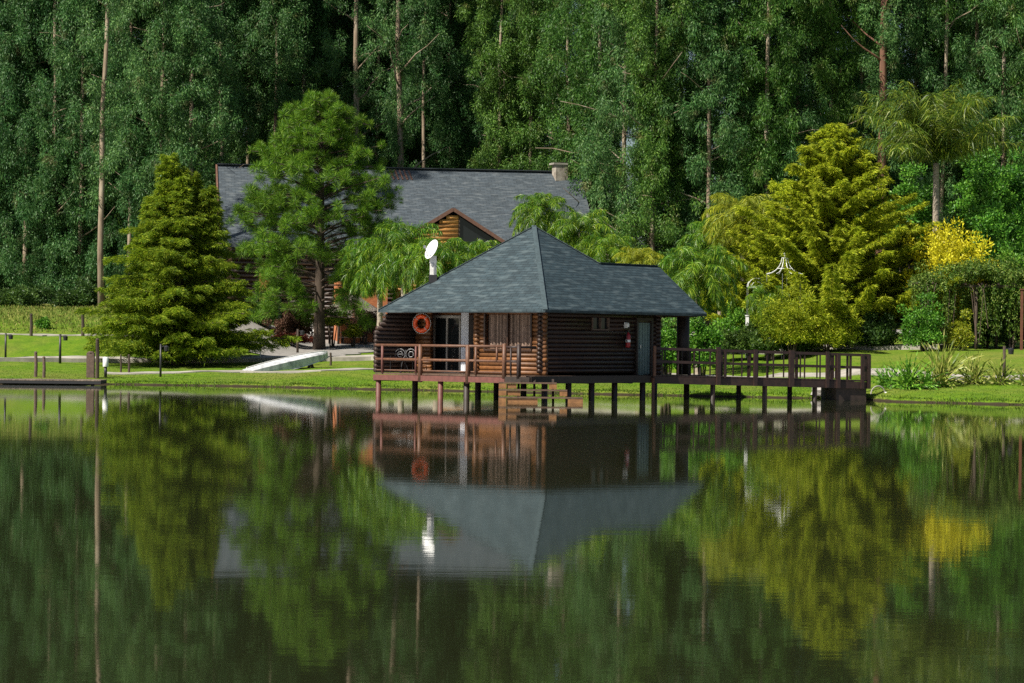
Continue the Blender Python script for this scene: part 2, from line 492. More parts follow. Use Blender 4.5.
def strip(name, pts, width, mat, dz=.035, lift=None):
    """path draped over the ground along pts (x, y)"""
    b = MB(); P = []
    for (x0, y0), (x1, y1) in zip(pts, pts[1:]):
        n = max(2, int(math.hypot(x1 - x0, y1 - y0) / .3))
        P += [(x0 + (x1 - x0) * k / n, y0 + (y1 - y0) * k / n) for k in range(n)]
    P.append(pts[-1])
    m = max(3, int(width / .3)); rows = []
    for k, (x, y) in enumerate(P):
        a, c = P[max(0, k - 2)], P[min(len(P) - 1, k + 2)]
        dx, dy = c[0] - a[0], c[1] - a[1]; l = math.hypot(dx, dy) or 1
        nx, ny = -dy / l, dx / l
        row = []
        for j in range(m + 1):
            o = (j / m - .5) * width * (1 + .06 * math.sin(k * .7))
            xx, yy = x + nx * o, y + ny * o
            row.append((xx, yy, ground(xx, yy) + dz))
        row = [(row[0][0], row[0][1], row[0][2] - .15 - dz)] + row + [(row[-1][0], row[-1][1], row[-1][2] - .15 - dz)]
        rows.append(row)
    for r0, r1 in zip(rows, rows[1:]):
        for j in range(len(r0) - 1): b.face([r0[j], r1[j], r1[j + 1], r0[j + 1]])
    return tag(b.build(name, mat), kind='structure')
def gp(px, py):
    p = rayg(px, py); return (p.x, p.y)
a = gp(-40, 362); strip('concrete_path', [a, gp(105, 361.5), gp(250, 360.8), gp(375, 359.5), (8, 118), (20, 113)], 1.5, M['concrete'], .2)
strip('concrete_path', [gp(105, 373.5), gp(180, 373), gp(240, 372), gp(320, 371), gp(385, 370), (6, 108), (13.0, 99.5)], .9, M['concrete'], .05)
strip('concrete_path', [(-45, 131.3), (-26, 131.3), (-20, 131.0)], .9, M['concrete'], .05)
strip('gravel_driveway', [gp(255, 354), gp(300, 351), gp(345, 346), gp(420, 342), (30, 150)], 9.0, M['gravel'], .05)
strip('gravel_driveway', [gp(345, 347), gp(330, 341), (-12, 155)], 4, M['gravel'], .054)
p1 = gp(878, 372); p2 = gp(1060, 377)
strip('concrete_path', [(11.2, 104.5), p1, gp(960, 379), p2], 1.8, M['concrete'], .05)

# ------------------------------------------------------------------ log cabin
AP = pix(534, 226, 91.0)
HX, HY, HZ = AP.x, AP.y, AP.z
PH = math.radians(-41.3)
EAVE = HZ - 3.2
DK = .9                                                   # deck level above the water
cab = thing('log_cabin', 'dark log cabin on stilts over the lake with slate blue hipped roof', 'cabin', (HX, HY, 0), PH)
RH = rotz(PH)
def H2W(x, y, z): return RH @ Vector((x, y, 0)) + Vector((HX, HY, z))
def W2H(wx, wy):
    v = RH.inverted() @ Vector((wx - HX, wy - HY, 0)); return v.x, v.y
def hpx(px, yloc=None, xloc=None, py=345):
    """local x (or y) of the cabin point that shows at column px when its local y (or x) is given"""
    lo, hi = -12., 14.
    for _ in range(60):
        m = (lo + hi) / 2
        wv = H2W(m, yloc, 0) if yloc is not None else H2W(xloc, m, 0)
        q = pix(px, py, wv.y).x
        if wv.x < q: lo = m
        else: hi = m
    return (lo + hi) / 2
E, K = 4.1, 3.2 / 4.1
WD = 1.85 / K
YE = 5.35
V = [(-E, -E, EAVE), (E, -E, EAVE), (0, 0, HZ), (E, YE, EAVE), (E - WD, YE, EAVE + 1.85), (E - WD, E - WD, EAVE + 1.85), (E - 2 * WD, E, EAVE), (-E, E, EAVE), (E - 2 * WD, YE, EAVE)]
rf = MB(); rf.sheet(V, [[0, 1, 2], [1, 3, 4, 5, 2], [2, 5, 6, 7], [2, 7, 0], [5, 4, 8, 6]], .10)
roof = rf.build('roof', M['roof'], cab, roof_uv=True)
rc = MB()
for a_, b_ in ((0, 2), (1, 2), (5, 2), (7, 2), (5, 4)):
    pa, pb = Vector(V[a_]), Vector(V[b_])
    d = (pb - pa)
    n_ = int(d.length / .28)
    for k in range(n_):
        q0 = pa + d * (k / n_); q1 = pa + d * ((k + 1.06) / n_)
        rc.bar(q0 + Vector((0, 0, .004)), q1 + Vector((0, 0, .012)), .17, .025)
rc.build('ridge_cap', M['rooftrim'], roof)
ea = MB()
for (x0, y0, x1, y1) in ((-E + .3, -E + .22, E - .22, -E + .22), (E - .22, -E + .3, E - .22, YE - .1)):
    ea.bar((x0, y0, EAVE - .05), (x1, y1, EAVE - .05), .05, .12)
ea.build('eave_board', M['stilt'], roof)
# rafters of the open porch end
pe = MB()
for k in range(7):
    y = 3.1 + k * .36
    pe.bar((E - .25, y, EAVE + .02), (E - WD, y, EAVE + 1.62), .07, .1)
pe.build('rafter', M['stilt'], roof)

def log_wall(a, b, z0, z1, over=.18, r=.085, skip=None, gap=.155, phase=0):
    """logs stacked between local points a and b; skip = list of (t0, t1, z0, z1) openings"""
    m = MB(); a, b = Vector((*a, 0)), Vector((*b, 0)); d = (b - a); L = d.length; d.normalize()
    k = 0; z = z0 + r + phase * gap / 2
    while z < z1:
        segs = [(-over, L + over)]
        for (t0, t1, q0, q1) in (skip or []):
            if q0 < z < q1:
                ns = []
                for s0, s1 in segs:
                    if t0 > s0 and t1 < s1: ns += [(s0, t0), (t1, s1)]
                    elif t0 <= s0 < t1 < s1: ns.append((t1, s1))
                    elif s0 < t0 < s1 <= t1: ns.append((s0, t0))
                    elif t1 <= s0 or t0 >= s1: ns.append((s0, s1))
                segs = ns
        jit = .02 * math.sin(k * 12.9898 + a.x * 3)
        for s0, s1 in segs:
            p, q = a + d * (s0 + jit), a + d * (s1 + jit)
            m.tube([(p.x, p.y, z), (q.x, q.y, z + .01 * math.sin(k * 5.1))], [r * (1 + .10 * math.sin(k * 7.3 + s0)), r * (1 + .10 * math.sin(k * 4.1 + 1))], 8)
        z += gap; k += 1
    return m
WY, WX = -3.2, 3.2                                       # the two outer walls
xw0 = hpx(479, yloc=WY); YP = -2.0; XL = -3.95
wz1 = EAVE + .55
# front wall with the curtained window
xs0, xs1 = hpx(487, yloc=WY), hpx(532, yloc=WY)
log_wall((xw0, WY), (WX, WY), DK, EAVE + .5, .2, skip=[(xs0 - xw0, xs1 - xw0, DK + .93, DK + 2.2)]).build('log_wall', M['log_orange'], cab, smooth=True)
wn_ = MB(); zc0, zc1 = DK + .93, DK + 2.2
for (x0, x1, z0, z1) in ((xs0 - .07, xs0, zc0 - .07, zc1), (xs1, xs1 + .07, zc0 - .07, zc1), (xs0, xs1, zc0 - .07, zc0), ((xs0 + xs1) / 2 - .02, (xs0 + xs1) / 2 + .02, zc0, zc1)):
    wn_.box(((x0 + x1) / 2, WY - .06, (z0 + z1) / 2), (x1 - x0, .12, z1 - z0))
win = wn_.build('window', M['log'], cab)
cu = MB(); n_ = 60
for i in range(n_):
    for z0, z1 in ((zc0, zc1),):
        xa, xb = xs0 + (xs1 - xs0) * i / n_, xs0 + (xs1 - xs0) * (i + 1) / n_
        fa, fb = [.045 * math.sin(t * 1.35) + .02 * math.sin(t * .6) for t in (i, i + 1)]
        cu.face([(xa, WY + .09 + fa, z0), (xb, WY + .09 + fb, z0), (xb, WY + .09 + fb, z1), (xa, WY + .09 + fa, z1)])
cu.build('curtain', M['curtain'], win)
# side wall to the right with a small window and the entrance door
ye = hpx(656, xloc=WX); yd0, yd1 = hpx(636, xloc=WX), hpx(649, xloc=WX)
yw0, yw1 = hpx(590, xloc=WX), hpx(607, xloc=WX)
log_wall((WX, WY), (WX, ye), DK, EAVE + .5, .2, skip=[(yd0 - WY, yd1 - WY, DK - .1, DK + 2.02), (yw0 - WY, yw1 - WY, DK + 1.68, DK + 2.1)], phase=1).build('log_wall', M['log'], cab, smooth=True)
sw = MB()
for (y0, y1, z0, z1) in ((yw0, yw1, DK + 1.64, DK + 1.69), (yw0, yw0 + .05, DK + 1.69, DK + 2.1), (yw1 - .05, yw1, DK + 1.69, DK + 2.1), ((yw0 + yw1) / 2 - .02, (yw0 + yw1) / 2 + .02, DK + 1.69, DK + 2.1)):
    sw.box((WX + .05, (y0 + y1) / 2, (z0 + z1) / 2), (.12, y1 - y0, z1 - z0))
sw_o = sw.build('window', M['oldwood'], cab); tag(sw_o, 'small high window under the eave')
g_ = MB(); g_.box((WX, (yw0 + yw1) / 2, DK + 1.9), (.03, yw1 - yw0 - .02, .4)); g_.build('pane', M['glass'], sw_o)
dr = MB(); dr.box((WX, (yd0 + yd1) / 2, DK + 1.0), (.06, yd1 - yd0 - .02, 2.0))
for k in range(5): dr.box((WX + .04, yd0 + (yd1 - yd0) * (k + .5) / 5, DK + 1.0), (.02, (yd1 - yd0) / 5 - .03, 1.9))
door = dr.build('door', M['doorgreen'], cab); tag(door, 'grey green plank entrance door')
h_ = MB(); h_.tube([(WX + .05, yd0 + .12, DK + 1.0), (WX + .13, yd0 + .12, DK + 1.0), (WX + .13, yd0 + .12, DK + 1.12)], .02, 6); h_.build('handle', M['steel'], door)
dfm = MB()
for y in (yd0 - .05, yd1 + .05): dfm.box((WX + .02, y, DK + 1.02), (.2, .1, 2.05))
dfm.box((WX + .02, (yd0 + yd1) / 2, DK + 2.08), (.2, yd1 - yd0 + .2, .1))
dfm.build('door_frame', M['stilt'], cab)
# porch: left side wall with stepped log ends, recessed wall with glass door
lw = MB(); k = 0; z = DK + .085
while z < EAVE + .35:
    y0 = hpx(375, xloc=XL) + max(0, (z - (DK + 1.55))) * 1.1
    lw.tube([(XL, y0, z), (XL, 3.4, z)], .085, 8); z += .155
lw.build('log_wall', M['log_shaded'], cab, smooth=True)
log_wall((hpx(418.5, yloc=-2.55), -2.55), (hpx(430, yloc=-2.55), -2.55), DK, EAVE + .2, .06).build('log_wall', M['log_orange'], cab, smooth=True)
gx0, gx1 = hpx(434, yloc=YP), hpx(461, yloc=YP)
log_wall((XL, YP), (xw0 + .6, YP), DK, EAVE + .6, .1, skip=[(gx0 - XL, hpx(482, yloc=YP) - XL, DK - .1, DK + 2.15)]).build('log_wall', M['log_orange'], cab, smooth=True)
gd = MB()
for x in (gx0 + .03, (gx0 + gx1) / 2, gx1 - .03): gd.box((x, YP, DK + 1.07), (.07, .09, 2.14))
for z in (DK + .05, DK + 2.1): gd.box(((gx0 + gx1) / 2, YP, z), (gx1 - gx0, .08, .1))
gdo = gd.build('glass_door', M['stone'], cab)
g_ = MB(); g_.box(((gx0 + gx1) / 2, YP + .01, DK + 1.07), (gx1 - gx0 - .04, .02, 2.0)); g_.build('pane', M['glass'], gdo)
cu = MB(); n_ = 14; cx0, cx1 = hpx(461, yloc=YP - .42), hpx(468.5, yloc=YP - .42)
for i in range(n_):
    xa, xb = cx0 + (cx1 - cx0) * i / n_, cx0 + (cx1 - cx0) * (i + 1) / n_
    fa, fb = [.035 * math.sin(t * 1.6) for t in (i, i + 1)]
    cu.face([(xa, YP - .42 + fa, DK + .05), (xb, YP - .42 + fb, DK + .05), (xb, YP - .42 + fb, DK + 2.3), (xa, YP - .42 + fa, DK + 2.3)])
cu.build('curtain', M['whitecloth'], cab)
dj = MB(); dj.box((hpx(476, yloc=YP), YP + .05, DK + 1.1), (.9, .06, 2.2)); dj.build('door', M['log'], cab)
# back and inner walls close the body; inside floor is the deck
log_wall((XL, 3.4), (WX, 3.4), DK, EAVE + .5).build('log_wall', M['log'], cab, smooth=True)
log_wall((xw0, WY), (xw0, YP), DK, EAVE + .5, .2, phase=1).build('log_wall', M['log_orange'], cab, smooth=True)
# porch pillar and small gable
yp = hpx(683, xloc=3.1)
pl = MB(); pl.tube([(3.1, yp, DK), (3.1, yp, EAVE - .1)], .25, 10); pl.build('porch_pillar', M['stilt'], cab, smooth=True)
pl = MB(); pl.tube([(-.3, 4.9, DK), (-.3, 4.9, EAVE - .1)], .16, 10); pl.build('porch_pillar', M['stilt'], cab, smooth=True)
gb = MB(); k = 0; z = EAVE - .06
while z < EAVE + 1.7:
    hw = WD * (1 - (z - EAVE) / 1.85) - .25
    if hw > .1: gb.tube([(E - WD - hw, 4.95, z), (E - WD + hw, 4.95, z)], .08, 8)
    z += .155
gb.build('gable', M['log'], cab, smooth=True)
# deck floor and its edge beams
DFY = -4.62
xr = hpx(521, yloc=DFY)
DXL = hpx(375.5, yloc=DFY)
dk = MB()
y = DFY + .06
while y < 5.2:
    xa = DXL; xb = 3.85 if y > -4.35 else xr + .25
    dk.box(((xa + xb) / 2, y, DK - .03), (xb - xa, .135, .05)); y += .145
dk.build('deck_floor', M['deck'], cab)
bm_ = MB(); bm_.bar((DXL - .04, DFY - .03, DK - .17), (hpx(506, yloc=DFY), DFY - .03, DK - .17), .08, .2); bm_.build('edge_beam', M['redbeam'], cab)
bm_ = MB(); bm_.bar((hpx(506, yloc=DFY), DFY - .02, DK - .14), (3.9, DFY - .02, DK - .14), .08, .2); bm_.bar((3.9, DFY, DK - .14), (3.9, 5.3, DK - .14), .08, .26)
bm_.bar((DXL - .04, DFY, DK - .2), (DXL - .04, 4, DK - .2), .08, .22)
for y in (-3.3, -1, 1.2, 3.4): bm_.bar((DXL, y, DK - .2), (3.8, y, DK - .2), .12, .2)
bm_.build('edge_beam', M['stilt'], cab)
def stilt(x, y, mat, r=.09, top=DK - .08, parent=cab):
    m = MB(); zb = min(-.3, ground(*H2W(x, y, 0).xy) - .2)
    m.tube([(x, y, zb), (x, y, top)], r, 8); return m.build('stilt', mat, parent, smooth=True)
stilt(hpx(379, yloc=DFY + .1), DFY + .1, M['redbeam'], .1)
stilt(hpx(441, yloc=DFY + .1), DFY + .1, M['redbeam'], .1)
for px, yl in ((415.5, -3.4), (467, -4.45), (478.5, -3.3), (497, -2), (524, -1.6)): stilt(hpx(px, yloc=yl), yl, M['stilt'], .11)
for px in (545, 569, 592, 615, 643, 687): stilt(3.7, hpx(px, xloc=3.7), M['stilt'], .11)
for px in (592, 655): stilt(1.0, hpx(px, xloc=1.0), M['stilt'], .11)
# deck railing
def rail_run(parent, pts, ztop, zmid, mat, r=.045):
    m = MB()
    for a, b in zip(pts, pts[1:]):
        for z in (ztop, zmid): m.tube([(a[0], a[1], z + a[2] if len(a) > 2 else z), (b[0], b[1], z + b[2] if len(b) > 2 else z)], r, 8)
    return m.build('railing', mat, parent, smooth=True)
xg0 = hpx(504.5, yloc=DFY)
ra = rail_run(cab, [(DXL + .03, DFY), (xg0, DFY)], DK + 1.02, DK + .50, M['rail'], .05)
lo = MB(); lo.tube([(DXL + .03, DFY + .05, DK + .1), (xg0, DFY + .05, DK + .1)], .03, 6); lo.build('toe_rail', M['rail'], ra)
for px, r_, z0, z1, mt in ((420.5, .085, DK - .32, DK + 1.06, 'rail'), (468, .085, DK - .32, DK + 1.06, 'rail'), (504.5, .08, DK - .1, DK + 1.12, 'rail'), (519, .08, DK - .1, DK + 1.1, 'bridge'),
                           (382.5, .05, DK, DK + 1.0, 'redbeam'), (416, .04, DK, DK + 1.0, 'redbeam'), (476, .05, DK, DK + 1.0, 'rail'), (497, .04, DK + .45, DK + 1.0, 'rail'), (511, .035, DK, DK + .98, 'bridge')):
    m = MB(); x = hpx(px, yloc=DFY - .02); m.tube([(x, DFY - .02, z0), (x, DFY - .02, z1)], r_, 8); m.build('post', M[mt], ra, smooth=True)
rg = MB()
for z in (DK + 1.0, DK + .5): rg.tube([(xg0, DFY, z), (hpx(519, yloc=DFY), DFY, z)], .045, 8)
rg.tube([(hpx(519, yloc=DFY), DFY, DK + 1.0), (hpx(519, yloc=DFY), DFY + .9, DK + 1.0)], .045, 8)
rg.build('gate_rail', M['bridge'], ra, smooth=True)

# stairs of squared timbers at the front corner
sc_ = pix(540, 390, H2W(3.9, DFY, 0).y - .15)
st = thing('wooden_steps', 'open wooden steps of orange timbers going down to the water below the deck', 'steps', (sc_.x, sc_.y, 0), 0)
SPX = 27.8
for k, (xl, xr_, z, yo) in enumerate(((500, 556, .66, -.1), (500, 566, .42, -.42), (500, 581, .17, -.78))):
    a, b = (xl - 540) / SPX, (xr_ - 540) / SPX
    m = MB(); m.box(((a + b) / 2, yo, z), (b - a, .36, .05)); tr_ = m.build('tread', M['deck'], st)
    wl = (.62, .75, 1.35)[k]; wr = (.26, .26, .52)[k]
    for (c0, c1, dy, hh) in ((a, a + .26, -.1, .17), (a + .27, a + wl, -.05, .16), (b - wr, b, -.08, .17)):
        bl = MB(); bl.box(((c0 + c1) / 2, yo + dy, z - .115), (c1 - c0, .18, hh)); bl.build('riser_block', M['step'], tr_)
m = MB()
for x in (-.75, -.2, .45): m.bar((x, .35, .72), (x, -.8, -.15), .08, .2)
m.build('stringer', M['stilt'], st)
m = MB()
for x in (-1.3, 1.2): m.tube([(x, -.55, -1.0), (x, -.55, .05)], .07, 8)
m.build('support_post', M['stilt'], st)

# things on and by the cabin
q = H2W(hpx(421.5, yloc=-2.75), -2.75, DK + 1.84)
lb = thing('lifebuoy', 'bright orange lifebuoy ring hanging on the porch wall of the log cabin', 'lifebuoy', q, PH + math.radians(18))
m = MB(); m.torus((0, 0, 0), .27, .085); m.build('ring', M['orange'], lb, smooth=True)
m = MB()
for k in range(4):
    a = math.pi / 4 + k * math.pi / 2
    m.torus((.27 * math.cos(a), 0, .27 * math.sin(a)), .093, .012, Matrix.Rotation(-a, 3, 'Y') @ Matrix.Rotation(math.pi / 2, 3, 'X'), 14, 5)
m.torus((0, 0, 0), .375, .012, None, 32, 5)
m.build('grab_rope', M['offwhite'], lb, smooth=True)

def chair_at(px, yl, label):
    t = thing('garden_chair', label, 'chair', H2W(hpx(px, yloc=yl), yl, DK), PH + math.radians(25))
    m = MB(); r = .012
    for x in (-.22, .22):
        m.tube([(x, -.2, 0), (x, -.2, .62), (x, .1, .64)], r, 5); m.tube([(x, .22, 0), (x, .2, .45), (x, .28, .85)], r, 5)
    m.build('frame', M['black'], t)
    m = MB(); m.torus((0, .25, .68), .2, r); m.torus((0, .25, .68), .1, r)
    for k in range(4): m.tube([(-.2 + k * .13, .27, .5), (-.2 + k * .13, .28, .84)], .008, 5)
    m.build('backrest', M['steel'], t)
    m = MB(); m.lathe([(.0, .44), (.22, .45), (.24, .44), (.22, .43), (0, .43)], 14); m.build('seat', M['offwhite'], t)
    return t
chair_at(398, -3.5, 'light metal garden chair at the left end of the cabin porch')
chair_at(409, -3.4, 'light metal garden chair nearer the lifebuoy on the cabin porch')
q = H2W(hpx(403.5, yloc=-3.7), -3.7, DK)
t = thing('garden_table', 'small round iron table between the two porch chairs', 'table', q)
m = MB(); m.lathe([(0, .7), (.3, .7), (.31, .685), (0, .67)], 18); m.build('tabletop', M['black'], t)
for k in range(3):
    m = MB(); a = k * 2.094; m.tube([(.22 * math.cos(a), .22 * math.sin(a), 0), (.06 * math.cos(a), .06 * math.sin(a), .4), (.16 * math.cos(a), .16 * math.sin(a), .68)], .014, 6); m.build('leg', M['black'], t)

q = H2W(WX + .18, hpx(628, xloc=WX + .18), DK + 1.02)
t = thing('fire_extinguisher', 'red fire extinguisher hung on the dark log wall left of the entrance door', 'extinguisher', q, PH)
m = MB(); m.lathe([(0, .0), (.085, .01), (.09, .06), (.09, .44), (.07, .5), (.03, .54), (.03, .57), (0, .57)], 14); m.build('cylinder', M['redpaint'], t, smooth=True)
m = MB(); m.box((0.0, 0.0, .6), (.05, .05, .07)); m.bar((0, 0, .63), (.0, .16, .66), .03, .02); m.build('valve', M['black'], t)
m = MB(); m.tube([(0, -.03, .58), (.03, -.13, .5), (.04, -.14, .3), (.05, -.12, .18)], .014, 6); m.build('hose', M['black'], t)
m = MB(); m.lathe([(.092, .2), (.093, .29)], 14); m.build('paper_label', M['white'], t)
q = H2W(WX + .11, hpx(625.5, xloc=WX + .1), DK + 1.85)
t = thing('wall_lamp', 'small white square lamp fixed above the fire extinguisher on the log wall', 'lamp', q, PH)
m = MB(); m.box((0, 0, 0), (.05, .16, .2)); m.build('back_plate', M['white'], t)
m = MB(); m.lathe([(0, -.08), (.06, -.07), (.065, .05), (.04, .09), (0, .09)], 12, (.08, 0, 0)); m.build('lamp_shade', M['white'], t, smooth=True)

# satellite dish on its mast on the front roof slope
def roof_pt(px, py):
    """point of the front-left roof plane at a pixel"""
    nrm = RH @ Vector((0, -K, 1)); p0 = H2W(0, -E, EAVE)
    o = Vector((0, 0, CAM_H)); d = pix(px, py, 1.0) - o
    return o + d * ((p0 - o).dot(nrm) / d.dot(nrm))
rp = roof_pt(433, 281)
t = thing('satellite_dish', 'white satellite dish on a white mast standing on the cabin roof', 'satellite dish', rp)
m = MB(); m.box((0, 0, .08), (.3, .24, .3)); m.build('base_box', M['black'], t)
m = MB(); m.box((0.0, 0, .55), (.24, .2, .78)); m.box((.0, -.105, .72), (.27, .02, .1)); m.build('mast', M['offwhite'], t)
m = MB(); m.box((.05, -.115, .42), (.06, .02, .3)); m.box((-.03, -.12, .62), (.08, .02, .12)); m.build('mast_bracket', M['steel'], t)
di = MB()
nr = 7
for j in range(nr):
    r0 = .40 * j / (nr - 1)
    for i in range(28):
        a = 2 * math.pi * i / 28
        di.v.append((r0 * math.cos(a) * .86, r0 * math.sin(a), .9 * r0 * r0))
for j in range(nr - 1):
    for i in range(28):
        a_, b_ = j * 28 + i, j * 28 + (i + 1) % 28
        di.f.append([a_, b_, b_ + 28, a_ + 28])
R_d = Vector((-.75, -.55, .42)).normalized().to_track_quat('Z', 'Y').to_matrix()
di.v = [tuple(R_d @ Vector(p) + Vector((.04, -.02, 1.12))) for p in di.v]
dd = di.build('dish', M['white'], t, smooth=True)
sm = dd.modifiers.new('thickness', 'SOLIDIFY'); sm.thickness = .025
m = MB()
pa = R_d @ Vector((0, -.36, .12)) + Vector((.04, -.02, 1.12)); pb = R_d @ Vector((0, -.05, .46)) + Vector((.04, -.02, 1.12))
m.tube([pa, pb], .018, 6); m.box(pb, (.09, .09, .1)); m.build('feed_arm', M['steel'], t)

# ------------------------------------------------------------------ footbridge
b0 = H2W(3.95, hpx(653, xloc=3.95), 0)
b1 = pix(870, 380, 92.6)
br = thing('footbridge', 'dark timber footbridge on stilts from the cabin porch to the right bank', 'footbridge', (b0.x, b0.y, 0), math.atan2(b1.y - b0.y, b1.x - b0.x))
BL = math.hypot(b1.x - b0.x, b1.y - b0.y); brz = br.rotation_euler.z
def bpx(px, yl=0.):
    lo, hi = -3., 16.
    for _ in range(50):
        mm = (lo + hi) / 2
        wv = rotz(brz) @ Vector((mm, yl, 0)) + Vector((b0.x, b0.y, 0))
        if wv.x < pix(px, 360, wv.y).x: lo = mm
        else: hi = mm
    return (lo + hi) / 2
def bz(x): return DK + .02 - .16 * max(0, x) / BL
BW = 1.5
m = MB(); x = .0
while x < BL:
    m.box((x, BW / 2, bz(x) - .025), (.135, BW + .1, .05)); x += .15
m.build('deck_floor', M['bridge'], br)
for yl in (.0, BW):
    m = MB(); m.bar((0, yl, bz(0) - .19), (BL, yl, bz(BL) - .19), .1, .26); m.build('beam', M['bridge'], br)
for yl, lst in ((-.04, ((654, .07, 1.08, 'rail'), (718, .1, 1.1, 'bridge'), (724.5, .06, .98, 'bridge'), (755, .09, 1.05, 'bridge'), (791, .12, 1.06, 'bridge'), (827, .08, 1.05, 'bridge'), (838, .09, 1.0, 'bridge'), (862, .08, 1.0, 'bridge'), (868.5, .08, .98, 'bridge'))),
                (BW + .04, ((690, .07, 1.05, 'bridge'), (722, .07, 1.02, 'bridge'), (749, .06, 1.0, 'bridge'), (768, .05, 1.0, 'bridge'), (797, .07, 1.0, 'bridge'), (832, .08, 1.02, 'bridge'), (848, .05, .95, 'bridge'), (866, .07, .98, 'bridge')))):
    m = MB()
    xe = bpx(870, yl)
    xs_ = 0 if yl < 0 else .5
    for zt in (.98, .5):
        m.bar((xs_, yl, bz(xs_) + zt), (xe, yl, bz(xe) + zt - .02), .07, .1)
    rl = m.build('railing', M['bridge'], br)
    for px, r_, zt, mt in lst:
        m = MB(); x = bpx(px, yl)
        zb = -.32 if r_ > .075 else -.05
        m.box((x, yl + (-.05 if yl < 0 else .05), bz(x) + (zb + zt) / 2), (r_ * 1.45, r_ * 1.45, zt - zb)); m.build('post', M[mt], rl)
    for k in range(13):
        x = .35 + k * (xe - .5) / 13
        m = MB(); m.box((x, yl, bz(x) + .5), (.045, .045, .96)); m.build('baluster', M['bridge'], rl)
for px, yl in ((653.5, -.04), (713, 0), (739, BW), (765, 0), (790, BW), (815, 0), (713, BW), (815, BW)):
    m = MB(); yl = yl + (.16 if yl == 0 else -.16 if yl == BW else 0); x = bpx(px, yl); wv = rotz(brz) @ Vector((x, yl, 0)) + Vector((b0.x, b0.y, 0))
    m.tube([(x, yl, min(-.3, ground(wv.x, wv.y) - .2)), (x, yl, bz(x) - .1)], .1 if px != 653.5 else .07, 8)
    m.build('stilt', M['stilt'] if px != 653.5 else M['rail'], br, smooth=True)
m = MB(); xa, xb = bpx(837, 0), bpx(867, 0)
m.box(((xa + xb) / 2, BW / 2, .1), (xb - xa, BW * .95, .9)); m.build('abutment', M['stilt'], br)
# concrete pipe mouth and stones at the bridge end
q = rayg(878, 396)
t = thing('drain_pipe', 'pale arched drain pipe in the bank beside the bridge end', 'pipe', (q.x, q.y, .25), math.radians(20))
m = MB(); m.torus((0, 0, 0), .30, .026, None, 16, 8, 0, math.pi); m.build('pipe_rim', M['concrete'], t, smooth=True)
m = MB(); m.tube([(.3, 0, .05), (.6, -.3, -.1), (.8, -.5, -.35)], .04, 7); m.build('hose', M['offwhite'], t, smooth=True)
def rock(px, py, s, label, seed, mat='stone'):
    r = random.Random(seed); q = rayg(px, py)
    m = MB(); n = 10
    for j in range(7):
        th = math.pi * j / 6
        for i in range(n):
            a = 2 * math.pi * i / n; k = 1 + .22 * r.uniform(-1, 1)
            m.v.append((s * k * math.sin(th) * math.cos(a) * 1.3, s * k * math.sin(th) * math.sin(a), s * .7 * k * math.cos(th)))
    for j in range(6):
        for i in range(n):
            a_, b_ = j * n + i, j * n + (i + 1) % n; m.f.append([a_, a_ + n, b_ + n, b_])
    o = m.build('boulder', M[mat], None, loc=(q.x, q.y, q.z + s * .25)); tag(o, label, 'rock')
rock(826, 393, .5, 'brownish boulder on the water edge just left of the bridge abutment', 1)
rock(944, 381, .32, 'pale stone half hidden by the tall striped flax plant', 2, 'concrete')
rock(965, 382.5, .28, 'pale stone between the tall flax and the smaller yellow flax', 3, 'concrete')
rock(1003, 381.5, .34, 'pale stone by the path near the right edge of the picture', 4, 'concrete')

# ------------------------------------------------------------------ main house
HR = pix(217, 164.5, 158.0)
AL = math.radians(9)
hs = thing('lodge_house', 'large lodge with wide grey shingle roof standing behind the pine', 'house', (HR.x, HR.y, 0), AL)
RZ_, EZ = HR.z, 8.0
LEN, RUN = 24.0, 7.2
gz = 2.0
def hl(px, py, yl):
    """house-local x at column px for local depth yl"""
    lo, hi = -10., 40.
    for _ in range(50):
        mm = (lo + hi) / 2; wv = rotz(AL) @ Vector((mm, yl, 0)) + Vector((HR.x, HR.y, 0))
        if wv.x < pix(px, py, wv.y).x: lo = mm
        else: hi = mm
    return (lo + hi) / 2
GX = hl(452, 208, -8.0); gzr = pix(452, 207, 151.5).z; gslope = (RZ_ - EZ) / RUN
GWl, GWr = GX - hl(400, 228, -8), hl(510, 240, -8) - GX
gside = .62
V = [(0, 0, RZ_), (LEN, 0, RZ_), (LEN, -RUN, EZ), (0, -RUN, EZ), (0, RUN, EZ), (LEN, RUN, EZ)]
m = MB(); m.sheet(V, [[3, 2, 1, 0], [0, 1, 5, 4]], .22)
hroof = m.build('roof', M['roof_far'], hs, roof_uv=True)
m = MB(); m.bar((0, 0, RZ_ + .03), (LEN, 0, RZ_ + .03), .5, .07); m.build('ridge_cap', M['roof_far'], hroof)
m = MB()
for x in (-.04,):
    m.bar((x, 0, RZ_ - .16), (x, -RUN, EZ - .16), .1, .42); m.bar((x, 0, RZ_ - .16), (x, RUN, EZ - .16), .1, .42)
m.build('verge_board', M['fascia'], hroof)
